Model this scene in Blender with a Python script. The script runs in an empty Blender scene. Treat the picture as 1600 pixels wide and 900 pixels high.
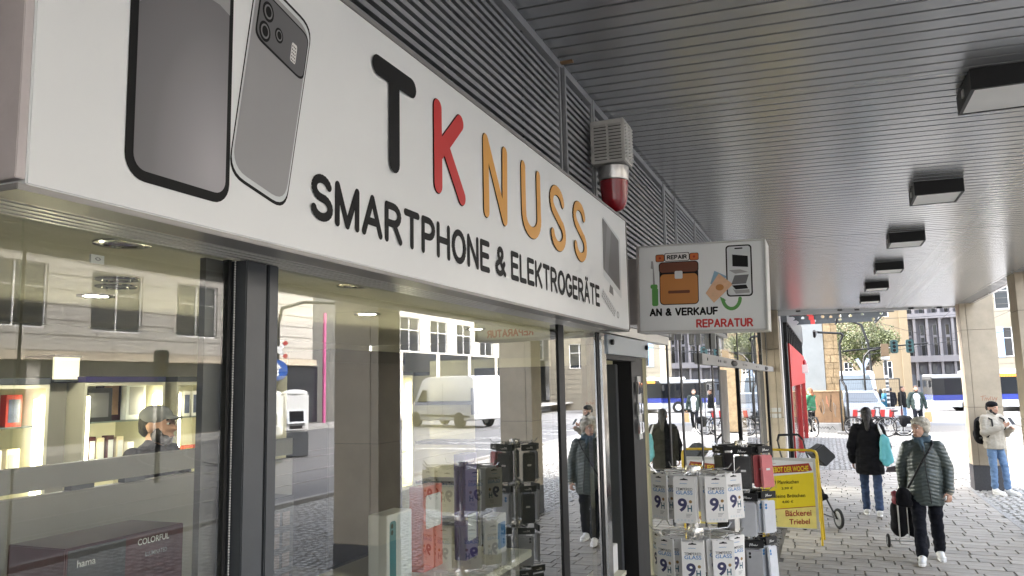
import bpy, bmesh, math, random
import numpy as np
from mathutils import Vector, Matrix, noise
R_=math.radians
random.seed(7)
sc=bpy.context.scene
COL=sc.collection

# ------------------------------------------------------------------ camera
cam_d=bpy.data.cameras.new('camera'); cam=bpy.data.objects.new('camera',cam_d); COL.objects.link(cam)
cam_d.sensor_width=36.0; cam_d.lens=36.0*1220/1600; cam_d.clip_start=0.05; cam_d.clip_end=3000
rot=Matrix(((0.92830014,0.06439609,0.36621305),(0.37125499,-0.10568399,-0.92249695),(-0.02070235,0.99231247,-0.12201383)))
cam.matrix_world=Matrix.Translation((0,0,2.1)) @ rot.to_4x4()
sc.camera=cam
# ------------------------------------------------------------------ world, sun, exposure
SUN_EL,SUN_AZ=46.0,276.0            # azimuth from +Y towards +X
w=bpy.data.worlds.new('World'); sc.world=w; w.use_nodes=True
nt=w.node_tree; nt.nodes.clear()
sky=nt.nodes.new('ShaderNodeTexSky'); sky.sky_type='NISHITA'; sky.sun_disc=False
sky.sun_elevation=R_(SUN_EL); sky.sun_rotation=R_(SUN_AZ); sky.air_density=1.0; sky.dust_density=4.0; sky.ozone_density=1.0
hs=nt.nodes.new('ShaderNodeHueSaturation'); hs.inputs['Saturation'].default_value=0.45
bg=nt.nodes.new('ShaderNodeBackground'); bg.inputs['Strength'].default_value=0.15
wo=nt.nodes.new('ShaderNodeOutputWorld')
nt.links.new(sky.outputs[0],hs.inputs['Color']); nt.links.new(hs.outputs[0],bg.inputs[0]); nt.links.new(bg.outputs[0],wo.inputs[0])
sd=bpy.data.lights.new('sun','SUN'); sd.energy=1.0; sd.angle=R_(45); sd.color=(1,0.99,0.97)
so=bpy.data.objects.new('sun',sd); COL.objects.link(so)
az=R_(SUN_AZ); el=R_(SUN_EL)
sdir=Vector((math.sin(az)*math.cos(el),math.cos(az)*math.cos(el),math.sin(el)))
so.rotation_euler=sdir.to_track_quat('Z','Y').to_euler()
sc.view_settings.view_transform='Standard'; sc.view_settings.look='None'; sc.view_settings.gamma=1
sc.view_settings.exposure=3.68
sc.cycles.max_bounces=10; sc.cycles.transparent_max_bounces=24; sc.cycles.caustics_reflective=False

# ------------------------------------------------------------------ materials
MATS={}
def mat(name,col,rough=0.6,metal=0.0,var=0.12,scale=8.0,bump=0.0,bscale=60.0,obj_random=0.0,emit=None,estr=0.0,spec=0.5,stretch=None,coat=0.0):
    if name in MATS: return MATS[name]
    m=bpy.data.materials.new(name); m.use_nodes=True; t=m.node_tree; N=t.nodes; L=t.links
    b=N['Principled BSDF']; b.inputs['Roughness'].default_value=rough; b.inputs['Metallic'].default_value=metal
    b.inputs['Specular IOR Level'].default_value=spec
    if coat: b.inputs['Coat Weight'].default_value=coat; b.inputs['Coat Roughness'].default_value=0.08
    co=N.new('ShaderNodeTexCoord'); mp=N.new('ShaderNodeMapping'); L.new(co.outputs['Object'],mp.inputs[0])
    if stretch: mp.inputs['Scale'].default_value=stretch
    src=None
    rgb=N.new('ShaderNodeRGB'); rgb.outputs[0].default_value=(*col,1); src=rgb.outputs[0]
    if var>0:
        nz=N.new('ShaderNodeTexNoise'); nz.inputs['Scale'].default_value=scale; nz.inputs['Detail'].default_value=6; nz.inputs['Roughness'].default_value=0.65
        L.new(mp.outputs[0],nz.inputs['Vector'])
        mr=N.new('ShaderNodeMapRange'); mr.inputs[1].default_value=0.25; mr.inputs[2].default_value=0.75
        mr.inputs[3].default_value=1-var; mr.inputs[4].default_value=1+var
        L.new(nz.outputs['Fac'],mr.inputs[0])
        mx=N.new('ShaderNodeVectorMath'); mx.operation='SCALE'; L.new(src,mx.inputs[0]); L.new(mr.outputs[0],mx.inputs['Scale']); src=mx.outputs[0]
        rr=N.new('ShaderNodeMapRange'); rr.inputs[3].default_value=max(0.02,rough-0.06); rr.inputs[4].default_value=min(1,rough+0.06)
        L.new(nz.outputs['Fac'],rr.inputs[0]); L.new(rr.outputs[0],b.inputs['Roughness'])
    if obj_random>0:
        oi=N.new('ShaderNodeObjectInfo'); mr=N.new('ShaderNodeMapRange'); mr.inputs[3].default_value=1-obj_random; mr.inputs[4].default_value=1+obj_random
        L.new(oi.outputs['Random'],mr.inputs[0])
        mx=N.new('ShaderNodeVectorMath'); mx.operation='SCALE'; L.new(src,mx.inputs[0]); L.new(mr.outputs[0],mx.inputs['Scale']); src=mx.outputs[0]
    L.new(src,b.inputs['Base Color'])
    if bump>0:
        n2=N.new('ShaderNodeTexNoise'); n2.inputs['Scale'].default_value=bscale; n2.inputs['Detail'].default_value=5
        L.new(mp.outputs[0],n2.inputs['Vector'])
        bp=N.new('ShaderNodeBump'); bp.inputs['Strength'].default_value=bump; bp.inputs['Distance'].default_value=0.01
        L.new(n2.outputs['Fac'],bp.inputs['Height']); L.new(bp.outputs[0],b.inputs['Normal'])
    if emit:
        b.inputs['Emission Color'].default_value=(*emit,1); b.inputs['Emission Strength'].default_value=estr
    MATS[name]=m; return m
def glass(name,tint,k,rough=0.0,maxr=0.92):
    m=bpy.data.materials.new(name); m.use_nodes=True; t=m.node_tree; N=t.nodes; L=t.links; N.clear()
    o=N.new('ShaderNodeOutputMaterial'); tr=N.new('ShaderNodeBsdfTransparent'); tr.inputs[0].default_value=(*tint,1)
    gl=N.new('ShaderNodeBsdfGlossy'); gl.inputs['Roughness'].default_value=rough; gl.inputs['Color'].default_value=(1,1,1,1)
    fr=N.new('ShaderNodeFresnel'); fr.inputs['IOR'].default_value=1.52
    mu=N.new('ShaderNodeMath'); mu.operation='MULTIPLY'; mu.inputs[1].default_value=k
    mi=N.new('ShaderNodeMath'); mi.operation='MINIMUM'; mi.inputs[1].default_value=maxr
    ge=N.new('ShaderNodeNewGeometry'); sb=N.new('ShaderNodeMath'); sb.operation='SUBTRACT'; sb.inputs[0].default_value=1
    m2=N.new('ShaderNodeMath'); m2.operation='MULTIPLY'; mx=N.new('ShaderNodeMixShader')
    L.new(fr.outputs[0],mu.inputs[0]); L.new(mu.outputs[0],mi.inputs[0]); L.new(ge.outputs['Backfacing'],sb.inputs[1])
    L.new(mi.outputs[0],m2.inputs[0]); L.new(sb.outputs[0],m2.inputs[1]); L.new(m2.outputs[0],mx.inputs[0])
    L.new(tr.outputs[0],mx.inputs[1]); L.new(gl.outputs[0],mx.inputs[2]); L.new(mx.outputs[0],o.inputs[0])
    return m
SHOPGLASS=glass('shop_glass',(0.96,0.975,0.95),1.2)
WIDEGLASS=glass('wide_window_glass',(0.94,0.955,0.93),2.5)
FARGLASS=glass('facade_glass',(0.55,0.57,0.56),4.0)
CLEAR=glass('clear_plastic',(0.96,0.965,0.97),0.6,0.1,.5)

white_sign=mat('sign_white',(0.825,0.845,0.85),0.30,var=0.025,scale=3)
alu=mat('brushed_aluminium',(0.52,0.51,0.49),0.3,0.9,var=0.08,scale=20,stretch=(1,0.05,1))
alu_dirty=mat('weathered_aluminium',(0.50,0.46,0.44),0.38,0.55,var=0.16,scale=6,bump=0.05)
chrome=mat('polished_steel',(0.62,0.62,0.62),0.08,1.0,var=0.04)
steel=mat('brushed_steel',(0.27,0.30,0.325),0.38,0.8,var=0.06,scale=30,stretch=(1,0.03,1))
anth=mat('anthracite_paint',(0.062,0.068,0.075),0.35,var=0.12,scale=14)
anth2=mat('louvre_grey_paint',(0.33,0.34,0.355),0.4,0.1,var=0.16,scale=10,obj_random=0.07)
dark=mat('black_gasket',(0.008,0.008,0.008),0.6,var=0.1)
blackp=mat('black_paint',(0.013,0.013,0.0135),0.5,var=0.15,spec=0.3)
plankm=mat('ceiling_metal',(0.495,0.507,0.522),0.26,0.66,var=0.04,scale=5,stretch=(0.15,1,1),obj_random=0.02)
stone=mat('sandstone_slab',(0.47,0.40,0.30),0.8,var=0.22,scale=2.2,bump=0.12,bscale=80)
stone2=mat('pale_stone',(0.42,0.395,0.35),0.8,var=0.1,scale=3,bump=0.1,obj_random=0.06)
oldstone=mat('old_sandstone',(0.25,0.18,0.10),0.9,var=0.34,scale=6,bump=0.5,bscale=25,obj_random=0.16)
plinthm=mat('dark_granite',(0.07,0.07,0.075),0.5,var=0.25,scale=30)
render_=mat('grey_render',(0.21,0.22,0.216),0.9,var=0.1,scale=2,bump=0.2)
red=mat('red_lacquer',(0.40,0.025,0.022),0.55,var=0.08)
redprint=mat('red_print',(0.56,0.03,0.028),0.45,var=0.04)
orangeprint=mat('amber_print',(0.72,0.36,0.075),0.45,var=0.03)
blackprint=mat('black_print',(0.008,0.008,0.008),0.55,var=0.1,spec=0.2)
greyprint=mat('grey_print',(0.20,0.20,0.205),0.4,var=0.12,scale=1.5)
greyprint2=mat('light_grey_print',(0.33,0.33,0.335),0.4,var=0.08,scale=2)
midprint=mat('dark_grey_print',(0.13,0.13,0.135),0.4,var=0.05)
silverprint=mat('silver_print',(0.66,0.69,0.70),0.4,var=0.05)
blueprint=mat('blue_print',(0.02,0.20,0.48),0.45,var=0.05)
navyprint=mat('navy_print',(0.03,0.03,0.10),0.45,var=0.1)
greenprint=mat('green_print',(0.10,0.32,0.07),0.45,var=0.1)
brownprint=mat('brown_print',(0.13,0.035,0.012),0.45,var=0.05)
tanprint=mat('tan_print',(0.50,0.20,0.045),0.45,var=0.05)
peachprint=mat('peach_print',(0.72,0.45,0.28),0.5,var=0.12,scale=30)
yellowp=mat('yellow_print',(0.80,0.62,0.02),0.45,var=0.04)
yellowpaint=mat('yellow_paint',(0.62,0.42,0.02),0.4,var=0.1)
creamp=mat('cream_print',(0.75,0.66,0.45),0.5,var=0.05)
dredp=mat('dark_red_print',(0.33,0.03,0.015),0.5,var=0.05)
card=mat('white_card',(0.78,0.77,0.75),0.5,var=0.03)
plasticgrey=mat('pale_plastic',(0.62,0.62,0.60),0.35,var=0.06)
wire=mat('chromed_wire',(0.70,0.69,0.66),0.2,0.85,var=0.05)
skin=mat('skin',(0.50,0.29,0.20),0.5,var=0.08,scale=25)
haircol=mat('grey_hair',(0.48,0.44,0.36),0.6,var=0.35,scale=40,bump=0.6,bscale=120)
hairdark=mat('dark_hair',(0.012,0.009,0.008),0.5,var=0.3,scale=40,bump=0.6,bscale=120)
hairbrown=mat('brown_hair',(0.06,0.03,0.015),0.5,var=0.3,scale=40,bump=0.5)
quilt=mat('green_grey_quilt',(0.072,0.09,0.084),0.34,var=0.15,scale=12,bump=0.15,bscale=70)
navycloth=mat('navy_cloth',(0.007,0.008,0.013),0.85,var=0.3,scale=9,bump=0.25,spec=.2)
blackcloth=mat('black_cloth',(0.005,0.005,0.0062),0.85,var=0.3,scale=9,bump=0.25,spec=.2)
denim=mat('denim',(0.028,0.05,0.105),0.85,var=0.35,scale=14,bump=0.3,bscale=140)
denimlight=mat('light_denim',(0.12,0.20,0.33),0.85,var=0.3,scale=12,bump=0.3,bscale=140)
creamcloth=mat('cream_cloth',(0.41,0.375,0.31),0.8,var=0.08,scale=9,bump=0.2)
greycloth=mat('grey_cloth',(0.45,0.46,0.50),0.85,var=0.1,scale=9,bump=0.2)
greencloth=mat('green_cloth',(0.02,0.13,0.06),0.75,var=0.2,scale=9,bump=0.2)
darkgreen=mat('dark_green_cloth',(0.015,0.03,0.026),0.75,var=0.2,scale=9,bump=0.2)
bluecloth=mat('blue_cloth',(0.03,0.25,0.42),0.7,var=0.15,scale=9,bump=0.2)
tealbag=mat('teal_bag',(0.14,0.52,0.57),0.5,var=0.1,scale=5,bump=0.15,bscale=15)
paperbag=mat('brown_paper',(0.42,0.27,0.13),0.8,var=0.12)
whiteshoe=mat('white_leather',(0.70,0.69,0.66),0.5,var=0.08,scale=30)
redcloth=mat('dark_red_cloth',(0.16,0.012,0.02),0.7,var=0.2)
rubber=mat('tyre_rubber',(0.015,0.015,0.015),0.8,var=0.2)
whitecar=mat('white_car_paint',(0.44,0.45,0.46),0.3,var=0.02,coat=0.5)
silvercar=mat('silver_car_paint',(0.25,0.275,0.30),0.3,0.2,var=0.03,coat=0.5)
bluecar=mat('bus_blue_paint',(0.015,0.03,0.20),0.25,var=0.03,coat=0.5)
carglass=mat('vehicle_glass',(0.012,0.014,0.017),0.12,var=0.0,spec=0.3)
carglassblue=mat('pale_windscreen',(0.07,0.09,0.105),0.08,var=0.0,spec=1.0)
lampglass=mat('frosted_lamp_glass',(0.86,0.855,0.83),0.45,var=0.04)
leafm=mat('leaf',(0.06,0.07,0.014),0.6,var=0.4,scale=1.5)
bark=mat('bark',(0.08,0.06,0.045),0.9,var=0.3,bump=0.5)
tanwall=mat('tan_render',(0.22,0.172,0.108),0.9,var=0.08,scale=0.6)
palewall=mat('pale_concrete',(0.32,0.31,0.335),0.8,var=0.06,scale=0.7)
palepanel=mat('grey_lilac_panel',(0.19,0.184,0.202),0.8,var=0.06,scale=0.5)
windark=mat('window_dark',(0.022,0.025,0.03),0.08,var=0.0,spec=0.5)
blind=mat('window_blind',(0.5,0.52,0.52),0.7,var=0.1)
interior=mat('warm_interior_paint',(0.60,0.58,0.50),0.7,var=0.06)
interiorfloor=mat('interior_floor',(0.30,0.28,0.24),0.5,var=0.1)
greyboard=mat('grey_laminate',(0.28,0.265,0.235),0.45,var=0.05)
brownboard=mat('brown_laminate',(0.025,0.016,0.011),0.5,var=0.15,scale=4)
creamshelf=mat('cream_laminate',(0.70,0.67,0.53),0.5,var=0.03)
led=mat('led_tube',(1,0.95,0.7),0.5,var=0,emit=(1.0,0.92,0.66),estr=2.3)
litpanel=mat('lit_panel',(1,0.95,0.7),0.5,var=0,emit=(1.0,0.93,0.66),estr=.06)
downlit=mat('lit_downlight',(1,1,0.9),0.5,var=0,emit=(1.0,0.95,0.80),estr=30.0)
orangeled=mat('orange_display',(0.2,0.05,0.0),0.5,var=0,emit=(1.0,0.30,0.03),estr=.6)
beaconred=mat('red_lens',(0.26,0.008,0.015),0.22,var=0.05,scale=10,coat=0.4)
signalgreen=mat('signal_housing',(0.03,0.05,0.045),0.5,var=0.1)

# paving, cobbles, asphalt
paverm=mat('concrete_paver',(0.305,0.277,0.236),0.72,var=0.24,scale=5,bump=0.25,bscale=90,obj_random=0.12)
jointm=mat('paving_joint',(0.17,0.155,0.135),0.95,var=0.2,scale=20)
cobblem=mat('cobble_stone',(0.32,0.31,0.287),0.7,var=0.28,scale=7,bump=0.2)
darkcobble=mat('dark_cobble',(0.10,0.095,0.088),0.8,var=0.3,scale=14,bump=0.3)
asph=mat('pale_asphalt',(0.11,0.109,0.11),0.85,var=0.14,scale=1.2,bump=0.15,bscale=120)
groundm=mat('ground_dust',(0.22,0.215,0.20),0.9,var=0.12,scale=0.5)
railm=mat('tram_rail',(0.30,0.29,0.28),0.35,0.8,var=0.15)
kerbm=mat('kerb_granite',(0.26,0.253,0.238),0.8,var=0.15,scale=12)
whiteline=mat('road_marking',(0.62,0.62,0.60),0.7,var=0.12)

# ------------------------------------------------------------------ builders
class MB:
    def __init__(s): s.v=[]; s.f=[]
    def add(s,vs,fs):
        o=len(s.v); s.v+= [tuple(p) for p in vs]; s.f+=[tuple(i+o for i in q) for q in fs]; return s
    def box(s,x0,y0,z0,x1,y1,z1):
        if x0>x1:x0,x1=x1,x0
        if y0>y1:y0,y1=y1,y0
        if z0>z1:z0,z1=z1,z0
        return s.add([(x0,y0,z0),(x1,y0,z0),(x1,y1,z0),(x0,y1,z0),(x0,y0,z1),(x1,y0,z1),(x1,y1,z1),(x0,y1,z1)],
              [(3,2,1,0),(4,5,6,7),(0,1,5,4),(1,2,6,5),(2,3,7,6),(3,0,4,7)])
    def hexa(s,b,t):   # bottom 4, top 4 (ccw from above)
        return s.add(list(b)+list(t),[(3,2,1,0),(4,5,6,7),(0,1,5,4),(1,2,6,5),(2,3,7,6),(3,0,4,7)])
    def cyl(s,p0,p1,r0,r1=None,n=14,caps=True):
        r1=r0 if r1 is None else r1
        p0=Vector(p0);p1=Vector(p1);d=(p1-p0)
        q=d.to_track_quat('Z','Y'); u=q@Vector((1,0,0)); v=q@Vector((0,1,0)); vs=[]
        for p,r in((p0,r0),(p1,r1)):
            for i in range(n):
                a=2*math.pi*i/n; vs.append(p+u*(r*math.cos(a))+v*(r*math.sin(a)))
        fs=[(i,(i+1)%n,n+(i+1)%n,n+i) for i in range(n)]
        if caps: fs+= [tuple(range(n-1,-1,-1)),tuple(range(n,2*n))]
        return s.add(vs,fs)
    def tube(s,pts,r,n=8):
        for a,b in zip(pts[:-1],pts[1:]): s.cyl(a,b,r,r,n)
        for p in pts[1:-1]: s.ell(p,(r,r,r),n,5)
        return s
    def lathe(s,c,prof,n=20,axis='z',caps=True):
        vs=[];c=Vector(c)
        for r,h in prof:
            for i in range(n):
                a=2*math.pi*i/n; x,y=r*math.cos(a),r*math.sin(a)
                p={'z':(x,y,h),'x':(h,x,y),'y':(y,h,x)}[axis]; vs.append(c+Vector(p))
        fs=[]
        for k in range(len(prof)-1):
            for i in range(n): fs.append((k*n+i,k*n+(i+1)%n,(k+1)*n+(i+1)%n,(k+1)*n+i))
        if caps: fs+=[tuple(range(n-1,-1,-1)),tuple(range((len(prof)-1)*n,len(prof)*n))]
        return s.add(vs,fs)
    def ell(s,c,r,n=12,m=8,rotm=None):
        c=Vector(c); vs=[]; fs=[]
        for j in range(1,m):
            t=math.pi*j/m
            for i in range(n):
                a=2*math.pi*i/n
                p=Vector((r[0]*math.sin(t)*math.cos(a),r[1]*math.sin(t)*math.sin(a),-r[2]*math.cos(t)))
                if rotm: p=rotm@p
                vs.append(c+p)
        b=Vector((0,0,-r[2]));tp=Vector((0,0,r[2]))
        if rotm: b=rotm@b; tp=rotm@tp
        vs+= [c+b,c+tp]; B=len(vs)-2;T=B+1
        for j in range(m-2):
            for i in range(n): fs.append((j*n+i,j*n+(i+1)%n,(j+1)*n+(i+1)%n,(j+1)*n+i))
        for i in range(n): fs.append((B,(i+1)%n,i)); fs.append((T,(m-2)*n+i,(m-2)*n+(i+1)%n))
        return s.add(vs,fs)
    def prism(s,poly,o,u,v,d):   # polygon in (u,v) at origin o, pushed along d
        o=Vector(o);u=Vector(u);v=Vector(v);d=Vector(d);n=len(poly)
        a=[o+u*p[0]+v*p[1] for p in poly]; vs=a+[p+d for p in a]
        fs=[tuple(range(n-1,-1,-1)),tuple(range(n,2*n))]+[(i,(i+1)%n,n+(i+1)%n,n+i) for i in range(n)]
        return s.add(vs,fs)
    def torus(s,c,Rr,r,axis='x',n=24,m=8):
        c=Vector(c);vs=[];fs=[]
        for i in range(n):
            a=2*math.pi*i/n
            for j in range(m):
                b=2*math.pi*j/m; q=Rr+r*math.cos(b); x,y,z=q*math.cos(a),q*math.sin(a),r*math.sin(b)
                p={'z':(x,y,z),'x':(z,x,y),'y':(y,z,x)}[axis]; vs.append(c+Vector(p))
        for i in range(n):
            for j in range(m): fs.append((i*m+j,((i+1)%n)*m+j,((i+1)%n)*m+(j+1)%m,i*m+(j+1)%m))
        return s.add(vs,fs)
    def mesh(s,name,m,inv=None,smooth=False,bevel=0,fix=True):
        me=bpy.data.meshes.new(name); vs=s.v
        if inv is not None: vs=[inv@Vector(p) for p in vs]
        me.from_pydata([tuple(p) for p in vs],[],s.f); me.update()
        bm=bmesh.new(); bm.from_mesh(me)
        if fix: bmesh.ops.recalc_face_normals(bm,faces=bm.faces)
        if bevel>0:
            bmesh.ops.bevel(bm,geom=[e for e in bm.edges if len(e.link_faces)==2 and e.calc_face_angle(0)>0.5],offset=bevel,segments=2,affect='EDGES',clamp_overlap=True)
        if smooth:
            for f in bm.faces: f.smooth=True
            for e in bm.edges:
                if len(e.link_faces)==2 and e.calc_face_angle(0)>0.7: e.smooth=False
        bm.to_mesh(me); bm.free(); me.materials.append(m); return me
    def build(s,name,m,parent=None,smooth=False,bevel=0,local=False,label=None,kind=None):
        inv=None
        if parent is not None and not local: inv=wm(parent).inverted()
        o=bpy.data.objects.new(name,s.mesh(name,m,inv,smooth,bevel)); COL.objects.link(o)
        if parent is not None: o.parent=parent
        if label: o['label']=label
        if kind: o['kind']=kind
        return o
def wm(o):
    m=o.matrix_basis.copy()
    return wm(o.parent)@m if o.parent else m
def tag(o,label,cat,group=None):
    o['label']=label; o['category']=cat
    if group: o['group']=group
    return o
def thing(name,label,cat,loc=(0,0,0),rotz=0,group=None):
    o=bpy.data.objects.new(name,None); COL.objects.link(o); o.empty_display_size=0.1
    o.matrix_basis=Matrix.Translation(loc)@Matrix.Rotation(rotz,4,'Z')
    return tag(o,label,cat,group)
def struct(name,mb,m,parent=None,**k):
    o=mb.build(name,m,parent,**k)
    if parent is None: o['kind']='structure'
    return o
def link(name,me,parent=None,loc=(0,0,0),rotz=0,kind=None):
    o=bpy.data.objects.new(name,me); COL.objects.link(o)
    if parent is not None: o.parent=parent
    o.matrix_basis=Matrix.Translation(loc)@Matrix.Rotation(rotz,4,'Z')
    if kind: o['kind']=kind
    return o
def copy_tree(o,parent=None):
    c=o.copy(); COL.objects.link(c)
    if parent is not None: c.parent=parent
    for ch in list(o.children): copy_tree(ch,c)
    return c
_dg=lambda: bpy.context.evaluated_depsgraph_get()
def text_mesh(s,offset=0.0,res=4):
    cu=bpy.data.curves.new('t','FONT'); cu.body=s; cu.offset=offset; cu.resolution_u=res; cu.extrude=0
    ob=bpy.data.objects.new('t',cu); COL.objects.link(ob)
    me=bpy.data.meshes.new_from_object(ob.evaluated_get(_dg())); bpy.data.objects.remove(ob); bpy.data.curves.remove(cu)
    return me
def txt(name,s,o,right,up,wd,ht,m,parent,bold=0.0,lift=0.001):
    """flat lettering fitted to a box of wd x ht at lower-left corner o (world coordinates)"""
    me=text_mesh(s,bold); n=len(me.vertices); co=np.empty(n*3); me.vertices.foreach_get('co',co); co=co.reshape(-1,3)
    lo=co.min(0);hi=co.max(0); right=Vector(right).normalized();up=Vector(up).normalized();nn=right.cross(up)
    inv=wm(parent).inverted(); sx=wd/(hi[0]-lo[0]); sy=ht/(hi[1]-lo[1]) if ht else sx
    out=[]
    for c in co:
        p=Vector(o)+right*((c[0]-lo[0])*sx)+up*((c[1]-lo[1])*sy)+nn*lift
        out+=list(inv@p)
    me.vertices.foreach_set('co',out); me.materials.clear(); me.materials.append(m); me.update()
    ob=bpy.data.objects.new(name,me); COL.objects.link(ob); ob.parent=parent; return ob
class Print:
    """flat printed shapes on a plane: origin o, right, up (world)"""
    def __init__(s,o,right,up): s.o=Vector(o);s.r=Vector(right).normalized();s.u=Vector(up).normalized();s.n=s.r.cross(s.u);s.k=0
    def pt(s,a,b,l): return s.o+s.r*a+s.u*b+s.n*l
    def poly(s,name,pts,m,parent,lift): 
        mb=MB(); mb.add([s.pt(a,b,lift) for a,b in pts],[tuple(range(len(pts)))])
        return s._b(mb,name,m,parent)
    def _b(s,mb,name,m,parent):
        inv=wm(parent).inverted(); me=bpy.data.meshes.new(name); me.from_pydata([tuple(inv@Vector(p)) for p in mb.v],[],mb.f); me.materials.append(m)
        o=bpy.data.objects.new(name,me); COL.objects.link(o); o.parent=parent; return o
    def rrect(s,a0,b0,a1,b1,r,k=6):
        pts=[]
        for cx,cy,t in((a1-r,b1-r,0),(a0+r,b1-r,90),(a0+r,b0+r,180),(a1-r,b0+r,270)):
            for i in range(k+1):
                t2=R_(t+90*i/k); pts.append((cx+r*math.cos(t2),cy+r*math.sin(t2)))
        return pts
    def ellp(s,a,b,ra,rb,k=20): return [(a+ra*math.cos(2*math.pi*i/k),b+rb*math.sin(2*math.pi*i/k)) for i in range(k)]
    def stroke(s,name,lines,wd,m,parent,lift):
        mb=MB(); l=lift
        for pts in lines:
            for a,b in zip(pts[:-1],pts[1:]):
                d=Vector((b[0]-a[0],b[1]-a[1]))
                if d.length<1e-6: continue
                d.normalize(); n=Vector((-d.y,d.x))*wd/2; l+=0.00003
                mb.add([s.pt(a[0]+n.x,a[1]+n.y,l),s.pt(a[0]-n.x,a[1]-n.y,l),s.pt(b[0]-n.x,b[1]-n.y,l),s.pt(b[0]+n.x,b[1]+n.y,l)],[(0,1,2,3)])
            for p in pts:
                l+=0.00003; e=s.ellp(p[0],p[1],wd/2,wd/2,16); mb.add([s.pt(x,y,l) for x,y in e],[tuple(range(16))])
        return s._b(mb,name,m,parent)


# rounded stroke lettering (unit glyphs, height 1)
def A_(cx,cy,rx,ry,a0,a1,n=10): return [(cx+rx*math.cos(R_(a0+(a1-a0)*i/n)),cy+ry*math.sin(R_(a0+(a1-a0)*i/n))) for i in range(n+1)]
_bow=lambda x,y0,y1,w_:[(x,y1),(x+w_*.5,y1)]+A_(x+w_*.5,(y0+y1)/2,w_*.5,(y1-y0)/2,90,-90)+[(x,y0)]
GLY={'A':(.74,[[(0,0),(.37,1),(.74,0)],[(.13,.33),(.61,.33)]]),'E':(.58,[[(.58,1),(0,1),(0,0),(.58,0)],[(0,.52),(.53,.52)]]),'F':(.55,[[(.55,1),(0,1),(0,0)],[(0,.5),(.48,.5)]]),
'G':(.74,[A_(.37,.5,.37,.5,42,300,18)+[(.72,.15),(.74,.45),(.44,.45)]]),'H':(.66,[[(0,0),(0,1)],[(.66,0),(.66,1)],[(0,.52),(.66,.52)]]),'I':(.02,[[(.01,0),(.01,1)]]),'K':(.64,[[(0,0),(0,1)],[(.62,1),(0,.38)],[(.2,.58),(.64,0)]]),
'L':(.52,[[(0,1),(0,0),(.52,0)]]),'M':(.80,[[(0,0),(0,1),(.40,0),(.80,1),(.80,0)]]),'N':(.66,[[(0,0),(0,1),(.66,0),(.66,1)]]),'O':(.78,[A_(.39,.5,.39,.5,0,360,26)]),'P':(.60,[[(0,0),(0,1)],_bow(0,.46,1,.60)]),
'R':(.66,[[(0,0),(0,1)],_bow(0,.48,1,.62),[(.34,.48),(.66,0)]]),'S':(.60,[A_(.30,.75,.28,.25,20,250,14)+A_(.30,.25,.31,.25,70,-165,14)]),'T':(.66,[[(0,1),(.66,1)],[(.33,1),(.33,0)]]),'U':(.66,[[(0,1),(0,.33)]+A_(.33,.33,.33,.33,180,360,12)+[(.66,1)]]),
'V':(.70,[[(0,1),(.35,0),(.70,1)]]),'&':(.70,[[(.70,.02),(.20,.66)]+A_(.33,.80,.17,.19,190,-30,12)+[(.40,.60),(.14,.42)]+A_(.26,.23,.26,.23,135,330,12)+[(.62,.42)]]),
'Ä':(.74,[[(0,0),(.37,1),(.74,0)],[(.13,.33),(.61,.33)],[(.24,1.22),(.241,1.22)],[(.50,1.22),(.501,1.22)]]),' ':(.22,[])}
def stroke_text(pr,text,a0,b0,wd,ht,th,m,parent,lift,gap=.30):
    """each character is one print, spread over a run of width wd (centre lines inset by half the stroke)"""
    tot=sum(GLY[c][0] for c in text)+gap*(len(text)-1); h=ht-th; k=(wd-th)/tot; x=a0+th/2
    for c in text:
        w_,ls=GLY[c]
        if ls: pr.stroke('letter',[[(x+p[0]*k,b0+th/2+p[1]*h) for p in l] for l in ls],th,m,parent,lift)
        x+=(w_+gap)*k

CEIL0,CSL=3.507,-0.0256
def cz(x): return CEIL0+CSL*(x+1.03)
GX=-1.03

# ================================================================== SETTING
def gz(y):   # the square falls away gently beyond the crossing
    return 0.0 if y<38 else (-0.75*(y-38)/34 if y<72 else -0.75)
mb=MB(); ys=[-400,-60,38,46,54,63,72,110,700]
for i,y in enumerate(ys):
    for x in(-700,700): mb.v.append((x,y,gz(y)-0.05))
for i in range(len(ys)-1): mb.f.append((2*i,2*i+1,2*i+3,2*i+2))
struct('ground',mb,groundm)
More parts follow.
